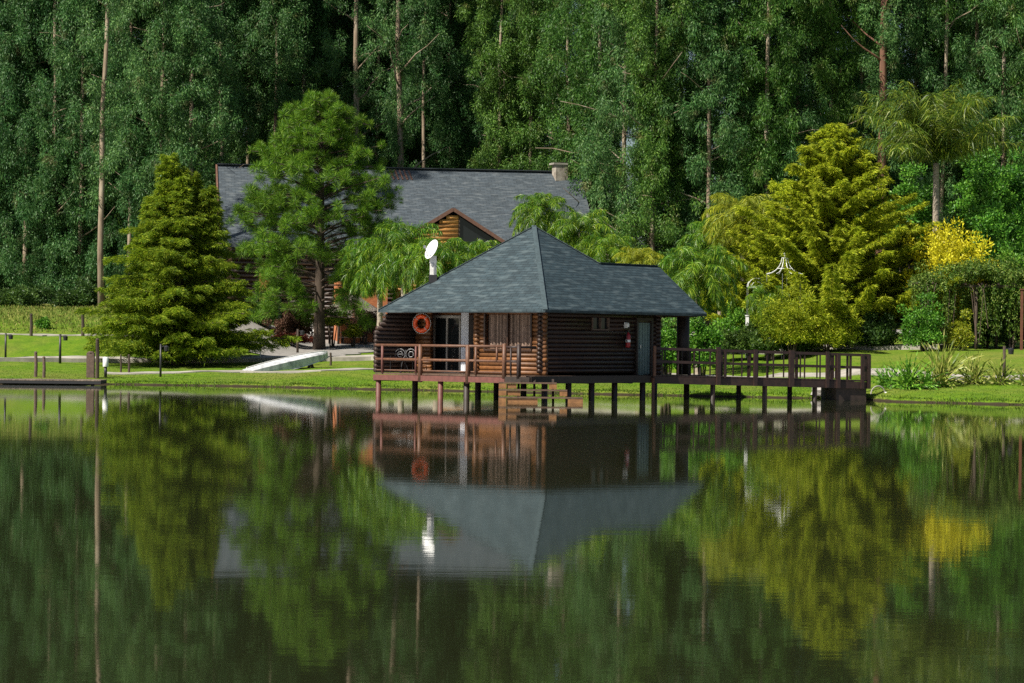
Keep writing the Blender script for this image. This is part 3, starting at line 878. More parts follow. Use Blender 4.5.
# cross gable
gl = 4.2
Vg = [(GX, -8.6, gzr), (GX, -1.0, gzr), (GX - gl, -8.6, gzr - gl * gside), (GX - gl, -1.0, gzr - gl * gside), (GX + gl, -8.6, gzr - gl * gside), (GX + gl, -1.0, gzr - gl * gside)]
m = MB(); m.sheet(Vg, [[2, 0, 1, 3], [0, 4, 5, 1]], .18); m.build('gable_roof', M['roof_far'], hs, roof_uv=True)
m = MB()
for sx in (-1, 1): m.bar((GX, -8.63, gzr - .12), (GX + sx * gl, -8.63, gzr - gl * gside - .12), .06, .22)
m.build('gable_board', M['fascia'], hs)
m = MB(); z = gz
while z < gzr - .4:
    hw = min(3.6, (gzr - .3 - z) / gside - .1)
    m.tube([(GX - hw, -8.35, z), (GX + (hw if z < 4.5 else min(hw, .35)), -8.35, z)], .15, 6); z += .27
m.build('log_wall', M['log_tan'], hs, smooth=True)
m = MB(); m.f.append([0, 1, 2, 3]); m.v += [(GX + .35, -8.3, 4.5), (GX + 3.5, -8.3, 4.5), (GX + 3.5, -8.3, gzr - 3.6 * gside), (GX + .35, -8.3, gzr - .45)]
gw = m.build('gable_window', M['glass'], hs)
m = MB(); m.box((GX + .38, -8.36, (4.5 + gzr - .5) / 2), (.14, .14, gzr - .5 - 4.5)); m.box((GX + 1.9, -8.36, 6.2), (3, .1, .12)); m.build('frame', M['bark_dark'], gw)
# walls
m = MB(); z = gz
while z < EZ + .1:
    m.tube([(.8, -RUN + 1.2, z), (LEN - .6, -RUN + 1.2, z)], .15, 6); z += .27
m.build('log_wall', M['log'], hs, smooth=True)
for x in (.9, LEN - .8):
    m = MB(); z = gz
    while z < RZ_ - .5:
        hw = min(RUN - 1.2, (RZ_ - .4 - z) / gslope); m.tube([(x, -hw, z), (x, hw, z)], .15, 6); z += .27
    m.build('gable_wall', M['log'], hs, smooth=True)
m = MB(); m.box((LEN / 2, RUN - 1.2, (EZ + gz) / 2), (LEN - 1.6, .3, EZ - gz)); m.build('back_wall', M['log'], hs)
bx0, bx1 = hl(262, 288, -RUN + .6), hl(271, 288, -RUN + .6)
m = MB(); m.box(((bx0 + bx1) / 2, -RUN + .85, 4.0), (bx1 - bx0 + .3, .5, 4.4)); m.build('brick_pier', M['brick'], hs)
m = MB(); m.box((hl(276, 288, -RUN + .9), -RUN + .92, 4.6), (.7, .3, 3.0)); wn1 = m.build('window', M['glass'], hs)
m = MB(); m.box((hl(272, 288, -RUN + .9), -RUN + .86, 4.6), (.14, .4, 3.1)); m.build('frame', M['offwhite'], wn1)
bx0, bx1 = hl(338, 290, -RUN - 3), hl(384, 290, -RUN - 3)
m = MB(); m.box(((bx0 + bx1) / 2, -RUN - 2.6, 3.9), (bx1 - bx0, 5, 4.2)); m.build('brick_wing', M['brick'], hs)
m = MB(); m.box(((bx0 + bx1) / 2, -RUN - 2.6, 6.15), (bx1 - bx0 + .6, 5.6, .25)); m.build('wing_roof', M['roof_far'], hs)
# chimney with weathered cap near the right end of the ridge
cx_ = hl(560, 170, -.5)
m = MB(); m.box((cx_, -.5, RZ_ - .1), (.85, .7, 1.1), rotz(.2)); ch = m.build('chimney', M['chim'], hs)
m = MB(); m.box((cx_ - .1, -.5, RZ_ + .48), (1.0, .85, .12), rotz(.2)); m.build('chimney_cap', M['concrete'], ch)
# skylight battens near the ridge
m = MB()
for k in range(5):
    x = hl(391 + k * 4.5, 170, -.6); m.bar((x, -.25, RZ_ - .14), (x + .15, -1.1, RZ_ - .80), .09, .05)
m.build('ridge_batten', M['fascia'], hs)

# thatched shelter
q = rayg(352, 336); q = Vector((pix(352, 330, 146).x, 146, 0)); q.z = ground(q.x, 146)
t = thing('thatched_shelter', 'round grey thatched shelter beside the driveway behind the palms', 'shelter', q)
def tuft_ring():
    m = MB(); n = 40
    zt = pix(345, 293, 146).z - q.z; ze = pix(345, 318, 146).z - q.z
    prof = [(.05, zt), (.5, zt - .25), (1.2, zt - .75), (1.75, zt - 1.25), (1.85, ze), (1.7, ze - .02), (1.1, zt - .9), (.05, zt - .3)]
    m.lathe(prof, n); return m, zt, ze
m, zt, ze = tuft_ring(); m.build('thatch', M['thatch'], t)
L_ = Leaves(); rng = np.random.default_rng(5); n = 1600
a = rng.uniform(0, 2 * np.pi, n); r = rng.uniform(.1, 1.85, n)
P = np.stack([r * np.cos(a), r * np.sin(a), zt - .1 - (r / 1.85) ** 1.1 * (zt - ze - .55)], 1)
D = np.stack([np.cos(a) * .6, np.sin(a) * .6, -np.ones(n) * .9], 1) + rng.normal(size=(n, 3)) * .15
L_.add(P, D, rng.uniform(.4, .75, n), .05, rng); link('straw_fringe', L_.mesh('straw_fringe', M['thatch']), t)
for k in range(5):
    m = MB(); an = k * 2 * math.pi / 5 + .4; m.tube([(1.4 * math.cos(an), 1.4 * math.sin(an), -.2), (1.4 * math.cos(an), 1.4 * math.sin(an), ze + .5)], .08, 7); m.build('pole', M['bark_dark'], t, smooth=True)
t = thing('picnic_table', 'dark picnic table under the round thatched shelter', 'table', (q.x + .1, q.y - .6, q.z))
m = MB()
for k in range(4): m.box((0, -.3 + .2 * k, .75), (1.7, .18, .05))
m.build('tabletop', M['stilt'], t)
for y in (-.75, .75):
    m = MB(); m.box((0, y, .45), (1.7, .28, .05)); m.build('bench_seat', M['stilt'], t)
for x in (-.6, .6):
    m = MB(); m.bar((x, -.7, 0), (x, -.2, .73), .09, .06); m.bar((x, .7, 0), (x, .2, .73), .09, .06); m.bar((x, -.8, .4), (x, .8, .4), .05, .09); m.build('leg', M['stilt'], t)
q = rayg(328, 340)
t = thing('stone_bench', 'low pale stone slab bench at the driveway edge', 'bench', q)
m = MB(); m.box((0, 0, .32), (1.0, .5, .14)); m.build('slab', M['stone'], t)
for x in (-.32, .32):
    m = MB(); m.box((x, 0, .12), (.2, .4, .27)); m.build('leg', M['stone'], t)
q = rayg(313.5, 339); q.y += 1.5
t = thing('garden_chair', 'white plastic chair beside the trunk of the pine', 'chair', (q.x, q.y, ground(q.x, q.y)), .5)
m = MB(); m.box((0, 0, .42), (.5, .48, .05)); m.build('seat', M['white'], t)
m = MB(); m.box((0.02, .24, .68), (.48, .05, .5), Matrix.Rotation(-.15, 3, 'X')); m.build('backrest', M['white'], t)
for x in (-.22, .22):
    for y in (-.2, .2):
        m = MB(); m.box((x, y, .2), (.05, .05, .42)); m.build('leg', M['white'], t)

# ------------------------------------------------------------------ boat on the lawn
qa, qb = rayg(244, 371.5), rayg(300, 363)
pa = pix(243, 368, qa.y); pb = pix(327, 349.5, qa.y + 4.4)
axis = pb - pa
t = thing('rowing_boat', 'white upturned rowing boat lying tilted on the lawn by the path', 'boat', (pa.x, pa.y, qa.z))
def hull():
    m = MB(); n = 22; d = axis.normalized(); side = Vector((0, 0, 1)).cross(d).normalized(); up = d.cross(side)
    o = Vector((0, 0, pa.z - qa.z)); ring = 9
    for i in range(n + 1):
        s = i / n
        hw = .56 * (math.sin(math.pi * min(1, (s * .93 + .07))) ** .62) * (1 if s < .6 else 1 - .25 * ((s - .6) / .4) ** 2)
        if i == n: hw = .03
        if i == 0: hw = max(hw, .2)
        bw = hw * .84; dep = .50 * (.55 + .45 * math.sin(math.pi * min(.95, s * .85 + .1)))
        rock_ = -.10 * (2 * s - 1) ** 2
        prof = [(-hw - .03, -dep), (-hw, -dep + .05), (-hw * .97, -dep * .6), (-bw * 1.08, -.1), (-bw * .6, -.01), (0, .035), (bw * .6, -.01), (bw * 1.08, -.1), (hw * .97, -dep * .6), (hw, -dep + .05), (hw + .03, -dep)]
        for (x, z) in prof: m.v.append(tuple(o + axis * s + side * x + up * (z + rock_)))
    k = len(prof)
    for i in range(n):
        for j in range(k - 1): m.f.append([i * k + j, i * k + j + 1, (i + 1) * k + j + 1, (i + 1) * k + j])
    m.f.append(list(range(k))); m.f.append([n * k + j for j in range(k)][::-1])
    return m, o, side, up
m, o_, side_, up_ = hull(); hb = m.build('hull', M['boat'], t, smooth=False)
m = MB(); m.tube([o_ + axis * s + up_ * (.05 - .10 * (2 * s - 1) ** 2) for s in (.04, .2, .4, .6, .8, .97)], .03, 6); m.build('keel', M['offwhite'], t)
t2 = thing('boat_trestle', 'low dark trestle propping up the raised end of the white boat', 'trestle', (pa.x + axis.x * .8, pa.y + axis.y * .8, ground(pa.x + axis.x * .8, pa.y + axis.y * .8)))
zt = pa.z + axis.z * .8 - t2.location.z - .5
m = MB(); m.bar((0, -.6, zt), (0, .6, zt), .09, .09); m.build('crossbar', M['oldwood'], t2)
for y in (-.45, .45):
    m = MB(); m.bar((-.12, y, -.05), (0, y, zt), .07, .07); m.bar((.14, y, -.05), (0, y, zt), .07, .07); m.build('leg', M['oldwood'], t2)

# ------------------------------------------------------------------ dock, posts, lamps
yA = 107.2
d0, d1 = pix(-130, 382, yA).x, pix(104, 382, yA).x
t = thing('lake_dock', 'low dark timber dock along the left bank', 'dock', (d1, yA, 0))
m = MB(); x = -.07
while x > d0 - d1:
    m.box((x, 0, .2), (.14, 1.7, .05)); x -= .15
m.build('dock_board', M['dock'], t)
m = MB(); m.box(((d0 - d1) / 2, -.8, .11), (d1 - d0, .08, .125)); m.box((-.04, 0, .11), (.07, 1.5, .125)); m.build('edge_beam', M['dockside'], t)
for k in range(8):
    m = MB(); m.tube([(-.4 - k * 1.6, -.6, -1.2), (-.4 - k * 1.6, -.6, .15)], .08, 7); m.build('pile', M['dockside'], t)
posts = [  # px, top, bottom, radius, material, lamp head, label
    (31, 315, 336, .09, 'bark_dark', 0, 'dark fence post left of the small round bush on the upper grassy bank'),
    (82.5, 316, 336, .09, 'bark_dark', 0, 'dark fence post on the upper bank nearest the pale leaning trunk'),
    (5.5, 333, 359.5, .06, 'black', 1, 'slim black garden lamp post at the far left edge of the lawn'),
    (60, 334, 363.5, .07, 'black', 1, 'black garden lamp post midway along the grassy slope on the left'),
    (35.5, 353, 377, .08, 'oldwood', 0, 'short brown mooring post behind the dock, left of its pair'),
    (43.7, 358, 377.6, .075, 'oldwood', 0, 'short brown mooring post behind the dock, right of its pair'),
    (90.5, 353, 377.5, .17, 'oldwood', 0, 'thick square brown post at the end of the dock'),
    (97, 340, 378.5, .09, 'bark_dark', 0, 'tall dark post at the end of the dock'),
    (120.6, 356, 373.5, .045, 'bark_dark', 0, 'thin dark post right of the white topped bollard'),
    (128.7, 356, 373.5, .06, 'bark_dark', 0, 'dark post between the thin post and the cypress lawn lamp'),
    (160.5, 344, 377, .055, 'black', 1, 'slim black lamp post on the lawn in front of the left cypress'),
    (219, 332, 362, .05, 'black', 0, 'thin dark pole by the path in front of the cypress foot'),
    (297.5, 329, 353.5, .07, 'bark_dark', 1, 'dark lamp post on the driveway behind the white boat'),
    (330.5, 354, 365.5, .06, 'bark_dark', 0, 'short dark stump post just right of the raised boat end'),
    (1004, 346, 384, .07, 'bark_dark', 1, 'dark lamp post by the path near the right edge'),
]
for px, yt, yb, r_, mt, lamp, lab in posts:
    q = rayg(px, yb); h = pix(px, yt, q.y).z - q.z
    if lamp:
        t = thing('lamp_post', lab, 'lamp post', q)
        m = MB(); m.tube([(0, 0, -.2), (0, 0, h)], [r_, r_ * .8], 8); m.build('pole', M[mt], t, smooth=True)
        m = MB(); m.bar((0, 0, h - .12), (.26, 0, h - .08), .04, .04); m.lathe([(.02, .02), (.12, -.05), (.1, -.24), (0, -.24)], 10, (.26, 0, h - .08)); m.build('lamp_head', M['black'], t)
    else:
        t = thing('wooden_post', lab, 'post', q)
        m = MB()
        if r_ > .15: m.box((0, 0, h / 2 - .1), (r_ * 2, r_ * 1.6, h + .2))
        else: m.tube([(0, 0, -.2), (.02, 0, h * .5), (0, 0, h)], [r_, r_ * .95, r_ * .85], 8)
        m.build('shaft', M[mt], t)
        m = MB(); m.lathe([(r_ * .9, 0), (r_ * 1.02, .02), (r_ * .5, .07), (0, .08)], 8, (0, 0, h)); m.build('post_cap', M[mt], t)
q = rayg(105.5, 377); h = pix(105, 357, q.y).z - q.z
t = thing('bollard_light', 'short bollard with a white cylinder top beside the dock post', 'bollard', q)
m = MB(); m.tube([(0, 0, -.1), (0, 0, h * .55)], .07, 10); m.build('stem', M['black'], t, smooth=True)
m = MB(); m.lathe([(0, h * .5), (.12, h * .5), (.13, h * .53), (.13, h * .97), (.1, h), (0, h)], 14); m.build('lamp_shade', M['white'], t, smooth=True)
# iron bench at the foot of the left cypress
q = rayg(250, 361)
t = thing('garden_bench', 'light metal garden bench on the path under the left cypress', 'bench', (q.x, q.y + .4, ground(q.x, q.y + .4)), .15)
m = MB()
for k in range(4): m.box((-.15, -.2 + k * .12, .42), (1.3, .09, .03))
m.build('seat', M['steel'], t)
m = MB()
for k in range(3): m.box((-.15, .24 + k * .03, .55 + k * .13), (1.3, .03, .08))
m.build('backrest', M['steel'], t)
for x in (-.78, .48):
    m = MB(); m.tube([(x, -.25, 0), (x, -.22, .42), (x, .2, .42), (x, .32, .9)], .022, 6); m.tube([(x, .22, 0), (x, .2, .42)], .022, 6); m.tube([(x, -.24, .42), (x, -.24, .64), (x, .26, .66)], .02, 6); m.build('leg', M['steel'], t)

# white garden gazebo and arched arbor by the right cypress
gy = 113.3
q = on_ground(784, gy); zt = pix(784, 258, gy).z - q.z; ze = pix(784, 274, gy).z - q.z
t = thing('wire_gazebo', 'white wire gazebo with flared bell shaped top among the golden cypress branches', 'gazebo', q)
m = MB()
for k in range(8):
    a = k * math.pi / 4 + .25; pts = []
    for s in (0, .2, .4, .6, .8, 1):
        r_ = .14 + .16 * s + .6 * s ** 2.2; pts.append((r_ * math.cos(a), r_ * math.sin(a), zt - (zt - ze) * (1 - (1 - s) ** 1.5)))
    m.tube(pts, .014, 5)
Rx = Matrix.Rotation(math.pi / 2, 3, 'X')
m.torus((0, 0, zt), .14, .016, Rx, 20, 5); m.torus((0, 0, zt - (zt - ze) * .66), .36, .014, Rx, 28, 5)
m.build('wire_roof', M['white'], t)
m = MB(); m.tube([(0, 0, zt), (0, 0, zt + .16)], .02, 6); m.lathe([(0, 0), (.05, .04), (.05, .08), (0, .13)], 8, (0, 0, zt + .14)); m.build('finial', M['white'], t)
for k in range(6):
    a = k * math.pi / 3 + .3; m = MB(); m.tube([(.9 * math.cos(a), .9 * math.sin(a), -.1), (.9 * math.cos(a), .9 * math.sin(a), ze)], .012, 6); m.build('pole', M['steel'], t)
gy2 = 114.0
q = on_ground(756, gy2); zt = pix(756, 278, gy2).z - q.z; zb = pix(756, 287, gy2).z - q.z
t = thing('arched_arbor', 'white arched arbor with a flat top bar left of the wire gazebo', 'arbor', q)
m = MB(); hw = .42
for y in (-.25, .25):
    m.tube([(hw * math.cos(a), y, zb + (zt - zb) * math.sin(a)) for a in np.linspace(0, math.pi, 13)], .015, 5)
    m.tube([(hw * .6 * math.cos(a), y, zb + (zt - zb) * .6 * math.sin(a)) for a in np.linspace(0, math.pi, 11)], .012, 5)
    m.bar((-hw, y, zb), (hw, y, zb), .05, .07)
m.build('arch', M['white'], t)
for x in (-hw, hw):
    for y in (-.25, .25):
        m = MB(); m.tube([(x, y, -.1), (x, y, zb)], .012, 6); m.build('pole', M['steel'], t)
q = on_ground(747, 113.6); h = pix(747, 316, 113.6).z - q.z
t = thing('garden_post', 'short thick white post below the arched arbor above the hedge', 'post', q)
m = MB(); m.box((0, 0, h / 2), (.14, .14, h)); m.build('shaft', M['white'], t)
m = MB(); m.box((0, 0, h + .02), (.19, .19, .05)); m.build('post_cap', M['white'], t)

# ------------------------------------------------------------------ vegetation builders
def trunk_mesh(name, rng, H, r0, mat, lean=.02, limbs=0, l0=.5, llen=2.5, n=9, up=.5):
    m = MB(); pts = []; x = y = 0.
    for k in range(n):
        s = k / (n - 1); pts.append((x, y, -0.4 + s * (H + .4)))
        x += rng.normal() * lean * H / n; y += rng.normal() * lean * H / n
    m.tube(pts, [r0 * (1.15 if k == 0 else 1) * (1 - .8 * k / (n - 1)) + .015 for k in range(n)], 9)
    for _ in range(limbs):
        s = rng.uniform(l0, .97); i = min(n - 2, int(s * (n - 1))); f = s * (n - 1) - i
        p = np.array(pts[i]) * (1 - f) + np.array(pts[i + 1]) * f
        a = rng.uniform(0, 2 * np.pi); L = llen * (1.25 - s) * rng.uniform(.7, 1.3)
        q = [p]; d = np.array([math.cos(a), math.sin(a), up])
        for j in range(4):
            q.append(q[-1] + d * L / 4); d = d + rng.normal(size=3) * .22
        rr = r0 * (1 - .8 * s) * .4 + .01
        m.tube([tuple(v) for v in q], [rr, rr * .8, rr * .6, rr * .4, rr * .2], 5)
    return m.mesh(name, mat, True)

def euca_crown(seed, H, base, rmax, mat, nl=46, per=7, leaves=120, top=True):
    rng = np.random.default_rng(seed); L = Leaves()
    u = (np.arange(nl) + rng.uniform(0, 1, nl)) / nl
    h = base + (H - base) * u
    prof = rmax * (.62 + .38 * np.sin(u * 9 + seed)) * np.clip((1.04 - u) * 3.2, .12, 1) * np.clip(.65 + u * 2, 0, 1)
    a = np.arange(nl) * 2.4 + rng.normal(size=nl) * .5
    rad = prof * rng.uniform(.35, 1., nl)
    c = np.stack([rad * np.cos(a), rad * np.sin(a), h], 1)
    sub = np.repeat(c, per, 0) + rng.normal(size=(nl * per, 3)) * np.array([.62, .62, .8])
    n = len(sub) * leaves
    P = np.repeat(sub, leaves, 0)
    off = unit(rng, n) * (rng.uniform(0, 1, (n, 1)) ** .45) * np.array([.46, .46, .66])
    P = P + off
    D = off * 1.0 + np.array([0, 0, -1.0]) * .6 + rng.normal(size=(n, 3)) * .33
    L.add(P, D, rng.uniform(.14, .30, n), rng.uniform(.04, .07, n), rng)
    return L.mesh('crown', mat)

def cypress_crown(seed, H, R, mat, nb=150, z0=.35, power=.9, leaders=((0, 0, 1.),), droop=.34, tip=.30, whorl=.5, lsize=1.0, twd=.42, per=5, side=1.0):
    """whorled shelves of drooping plumes; every branch carries side twigs set with short scale leaves"""
    rng = np.random.default_rng(seed); L = Leaves(); wood = MB()
    for (lx, ly, hs_) in leaders:
        Hh = H * hs_; main = (lx == 0 and ly == 0)
        k = nb if main else nb // 7
        zlow = z0 if main else Hh * .72
        rr = R if main else R * .15
        for i in range(k):
            s = ((i + rng.uniform()) / k) ** 1.15
            z = zlow + (Hh - zlow) * s
            z = round(z / whorl) * whorl + rng.normal() * .2 if main and s < .8 else z
            z = max(zlow * .8, z)
            s = min(.99, max(0., (z - zlow) / (Hh - zlow)))
            ln = rr * ((1 - s) ** power) * rng.uniform(.6, 1.08) * (1 + .10 * math.sin(3.1 * i * 2.39996 % 6.283 + s * 9) + (.22 if rng.uniform() < .12 else 0)) + .2
            az = i * 2.39996 + rng.normal() * .3
            o = np.array([math.cos(az), math.sin(az), 0.]); sd = np.array([-o[1], o[0], 0.])
            m = max(4, int(ln / .15)); t = np.linspace(.1, 1, m)
            rise = .34 + .5 * s
            zz = rise * ln * t - (droop + .3 * s) * ln * t ** 2 + tip * ln * np.maximum(0, t - .7) * (1 - s)
            ax = np.array([lx, ly, z]) + o * (ln * t)[:, None] + np.array([0, 0, 1.]) * zz[:, None]
            if main and i % 2 == 0:
                wood.tube([(lx, ly, z)] + [tuple(p) for p in ax[::max(1, m // 3)]], .03, 4, False)
            for sgn in (-1, 1):
                bl = (.30 * ln * (1.02 - t) + .16) * rng.uniform(.6, 1.15, m) * np.clip(t * 4, .3, 1)
                bl = np.minimum(bl, .8) * side
                nu = 8; u = np.linspace(.12, 1, nu)
                d = o * .72 + sd * sgn * .72
                d = d + rng.normal(size=(m, 3)) * np.array([.2, .2, .09])
                P = ax[:, None, :] + d[:, None, :] * (bl[:, None] * u)[:, :, None]
                P[:, :, 2] += -twd * bl[:, None] * u ** 2 + rng.normal(size=(m, 1)) * .06
                Pn = np.repeat(P.reshape(-1, 3), per, 0); n = len(Pn)
                Dn = np.repeat(np.repeat(d, nu, 0), per, 0)
                Pn = Pn + rng.normal(size=(n, 3)) * np.array([.045, .045, .03])
                Dn = Dn + rng.normal(size=(n, 3)) * np.array([.4, .4, .3]) + np.array([0, 0, .02])
                L.add(Pn, Dn, rng.uniform(.12, .26, n) * lsize, rng.uniform(.02, .036, n) * lsize, rng, droop=.2)
    return L.mesh('crown', mat), wood
def pine_crown(seed, H, R, z0, mat):
    rng = np.random.default_rng(seed); L = Leaves(); wood = MB(); tufts = []
    nb = 172
    for i in range(nb):
        s = ((i + rng.uniform()) / nb) ** .92
        z = z0 + (H - z0) * s
        w_ = 1.0 if s > .28 else .55 + 1.6 * s
        ln = R * min(1, w_) * (1 - s ** 1.9) ** .72 * rng.uniform(.6, 1.06) + .3
        az = i * 2.39996 + rng.normal() * .4
        o = np.array([math.cos(az), math.sin(az), 0])
        up = rng.uniform(.05, .35) + .35 * s
        pts = []
        for t in np.linspace(0, 1, 5):
            pts.append(np.array([0, 0, z]) + o * ln * t + np.array([0, 0, 1]) * (up * ln * t - .18 * ln * t * t) + rng.normal(size=3) * .06 * t)
        wood.tube([tuple(p) for p in pts], [.06, .05, .04, .03, .02], 5, False)
        nt_ = int(2 + ln * 2.3)
        for _ in range(nt_):
            t = rng.uniform(.5, 1.05) ** .6; k = min(3, int(t * 4)); f = min(1.2, t * 4 - k)
            p = pts[k] * (1 - f) + pts[k + 1] * f
            q = p + rng.normal(size=3) * np.array([.36, .36, .26]) * min(1, ln / 1.5)
            tufts.append(q)
            wood.tube([tuple(p), tuple(q)], .012, 3, False)
    T = np.array(tufts); per = 130; n = len(T) * per
    rr = rng.uniform(.28, .44, len(T))
    d = unit(rng, n) + np.array([0, 0, .5])
    P = np.repeat(T, per, 0) + d * .05
    L.add(P, d, np.repeat(rr, per) * rng.uniform(.8, 1.2, n), .018, rng, droop=.03)
    return L.mesh('crown', mat), wood
def frond_set(seed, nf, length, mat, e0=1.35, e1=-.35, leaf=.62, wid=.05, plum=.8, name='frond', curl=1.0):
    """one mesh per palm frond: rachis and drooping leaflets"""
    out = []
    rng = np.random.default_rng(seed)
    for i in range(nf):
        s = i / max(1, nf - 1); az = i * 2.39996 + rng.normal() * .2
        el = e0 + (e1 - e0) * s + rng.normal() * .08
        ln = length * rng.uniform(.85, 1.1) * (.8 + .2 * math.sin(math.pi * s))
        o = np.array([math.cos(az), math.sin(az), 0.])
        p = np.zeros(3); pts = [p]; e = el; n = 26
        for k in range(n):
            e -= (.032 + .075 * (k / n)) * (1.0 if el > -.2 else .6) * curl
            e = max(e, -1.5)
            p = p + (o * math.cos(e) + np.array([0, 0, 1.]) * math.sin(e)) * ln / n
            pts.append(p)
        A = np.array(pts); T = np.gradient(A, axis=0); T /= np.linalg.norm(T, axis=1, keepdims=True)
        sd = np.array([-o[1], o[0], 0.])
        L = Leaves(); Pn, Dn, Ln = [], [], []
        for side in (-1, 1):
            k = 120
            t = np.linspace(.14, 1, k) * n; i0 = np.clip(t.astype(int), 0, n - 1); f = (t - i0)[:, None]
            P = A[i0] * (1 - f) + A[i0 + 1] * f
            D = sd * side * .8 + T[i0] * .55 + np.array([0, 0, -.45]) + rng.normal(size=(k, 3)) * plum * .5
            Pn.append(P); Dn.append(D); Ln.append(leaf * np.sin(np.pi * np.linspace(.12, .95, k)) ** .5 * rng.uniform(.8, 1.1, k))
        L.add(np.concatenate(Pn), np.concatenate(Dn), np.concatenate(Ln), wid, rng, droop=.38)
        # rachis as a chain of thin blades
        L.add(A[:-1], np.diff(A, axis=0), np.linalg.norm(np.diff(A, axis=0), axis=1) * 1.15, .05, rng)
        L.add(A[:-1], np.diff(A, axis=0), np.linalg.norm(np.diff(A, axis=0), axis=1) * 1.15, .05, rng)
        out.append(L.mesh(name, mat))
    return out
def bush_mesh(seed, rx, ry, h, mat, n_c=60, leaves=110, ls=.13, lw=.07, cs=.3, name='foliage', upw=.25, flat=.75):
    rng = np.random.default_rng(seed); L = Leaves()
    d = unit(rng, n_c); d[:, 2] = np.abs(d[:, 2]); r = rng.uniform(.35, .95, (n_c, 1)) * (1 + .18 * np.sin(d[:, :1] * 5 + seed) + .15 * rng.normal(size=(n_c, 1)))
    c = d * r * np.array([rx, ry, h * .85]) + np.array([0, 0, h * .12])
    n = n_c * leaves
    off = unit(rng, n) * (rng.uniform(0, 1, (n, 1)) ** .4) * cs * np.array([1, 1, flat])
    P = np.repeat(c, leaves, 0) + off
    P[:, 2] = np.maximum(P[:, 2], .02)
    D = off / cs + np.array([0, 0, upw]) + rng.normal(size=(n, 3)) * .5
    L.add(P, D, rng.uniform(.7, 1.3, n) * ls, rng.uniform(.7, 1.2, n) * lw, rng)
    return L.mesh(name, mat)
def bush(name, label, cat, loc, me, stem_h=.6, rz=0., scale=None, group=None):
    t = thing(name, label, cat, loc, rz, group, scale)
    link('foliage', me, t)
    m = MB()
    for k in range(4):
        a = k * 1.7; m.tube([(0.06 * math.cos(a), .06 * math.sin(a), -.15), (.25 * math.cos(a), .25 * math.sin(a), stem_h * .6), (.35 * math.cos(a + .4), .35 * math.sin(a + .4), stem_h)], [.04, .03, .015], 5, False)
    m.build('stem', M['bark_dark'], t)
    return t

# ------------------------------------------------------------------ eucalyptus forest
EU_G = 'eucalyptus trees of the forest'
full = [euca_crown(11 + k, 37, .8, 3.7, M['euca'] if k < 3 else M['euca_young'], 78, 8, 190) for k in range(5)]
high = [euca_crown(31 + k, 37, (9, 13, 17)[k], 3.2, M['euca'], 48, 8, 190) for k in range(3)]
sparse = [euca_crown(41 + k, 37, (7, 12)[k], 2.4, M['euca'], 30, 4, 190) for k in range(2)]
rt = np.random.default_rng(3)
trunks = [trunk_mesh('trunk', rt, 36, .30, M['bark'], .02, 14, .3, 4, 10, .7) for _ in range(3)]
trunk_full = [trunk_mesh('trunk', rt, 36, .17, M['bark'], .02, 16, .1, 2.9, 10, .4) for _ in range(3)]
trunk_thin = [trunk_mesh('trunk', rt, 36, .17, M['bark'], .022, 12, .4, 3, 10, .7) for _ in range(2)]
trunk_brown = trunk_mesh('trunk', rt, 36, .36, M['bark_red'], .012, 8, .5, 3, 10, .7)
rngf = random.Random(7)
def euca(px, Y, label, crown, trunk, sc=1., off=0.):
    q = on_ground(px, Y); q.z -= .1
    t = thing('eucalyptus_tree', label, 'tree', q, rngf.uniform(0, 6.28), EU_G, (sc * rngf.uniform(.95, 1.1), sc * rngf.uniform(.95, 1.1), sc * rngf.uniform(.95, 1.08)))
    link('trunk', trunk, t); c = link('crown', crown, t)
    return t
left_row = [(-38, 150, 'eucalyptus at the left edge of the picture, mostly outside it'), (-6, 149, 'leafy eucalyptus on the far left, foliage down to the dry grass'),
    (24, 151, 'dense eucalyptus behind the left fence post of the upper bank'), (52, 149, 'dense eucalyptus above the small round bush on the bank'),
    (80, 152, 'dense eucalyptus just left of the pale bare trunk'), (128, 154, 'eucalyptus rising behind the left side of the left cypress'),
    (160, 157, 'eucalyptus directly above the left cypress tip'), (190, 160, 'eucalyptus just left of the lodge roof gable end'),
    (9, 155, 'second row eucalyptus showing over the foliage at the far left'), (38, 156, 'second row eucalyptus seen between the left fence post and the bare trunk'), (66, 155, 'second row eucalyptus over the round bush of the bank'), (112, 158, 'second row eucalyptus right behind the pale bare trunk'), (145, 161, 'second row eucalyptus above the left shoulder of the left cypress')]
for i, (px, Y, lab) in enumerate(left_row): euca(px, 168 - (px + 38) * .038 + (0 if 'second row' not in lab else 5), lab, full[i % 3], trunk_full[i % 3], 1.0)
euca(101, 146, 'eucalyptus with a tall pale bare trunk left of the left cypress', sparse[0], trunk_thin[0])
mid_row = [(218, 184, 'thin trunked eucalyptus behind the left end of the lodge ridge', 1, 0), (243, 186, 'eucalyptus behind the lodge roof, left of the pine top', 0, 1), (275, 183, 'eucalyptus behind the left flank of the pine', 1, 0),
    (306, 187, 'dark trunked eucalyptus rising just behind the pine top', 2, 1), (330, 190, 'eucalyptus deep in shade right of the pine top', 0, 0), (352, 177, 'eucalyptus with a bright cream trunk up to the top edge, right of the pine', 3, 2),
    (373, 188, 'eucalyptus between the two bright trunks behind the lodge', 0, 0), (395, 176, 'eucalyptus with a tan straight trunk above the ridge battens', 4, 2), (420, 184, 'eucalyptus with a thin white trunk above the cross gable', 1, 0),
    (446, 188, 'eucalyptus left of the bright slits of sky', 0, 1), (481, 186, 'eucalyptus right of the bright slits of sky', 1, 1), (508, 181, 'leafy eucalyptus above the lodge ridge, left of the chimney', 0, 0)]
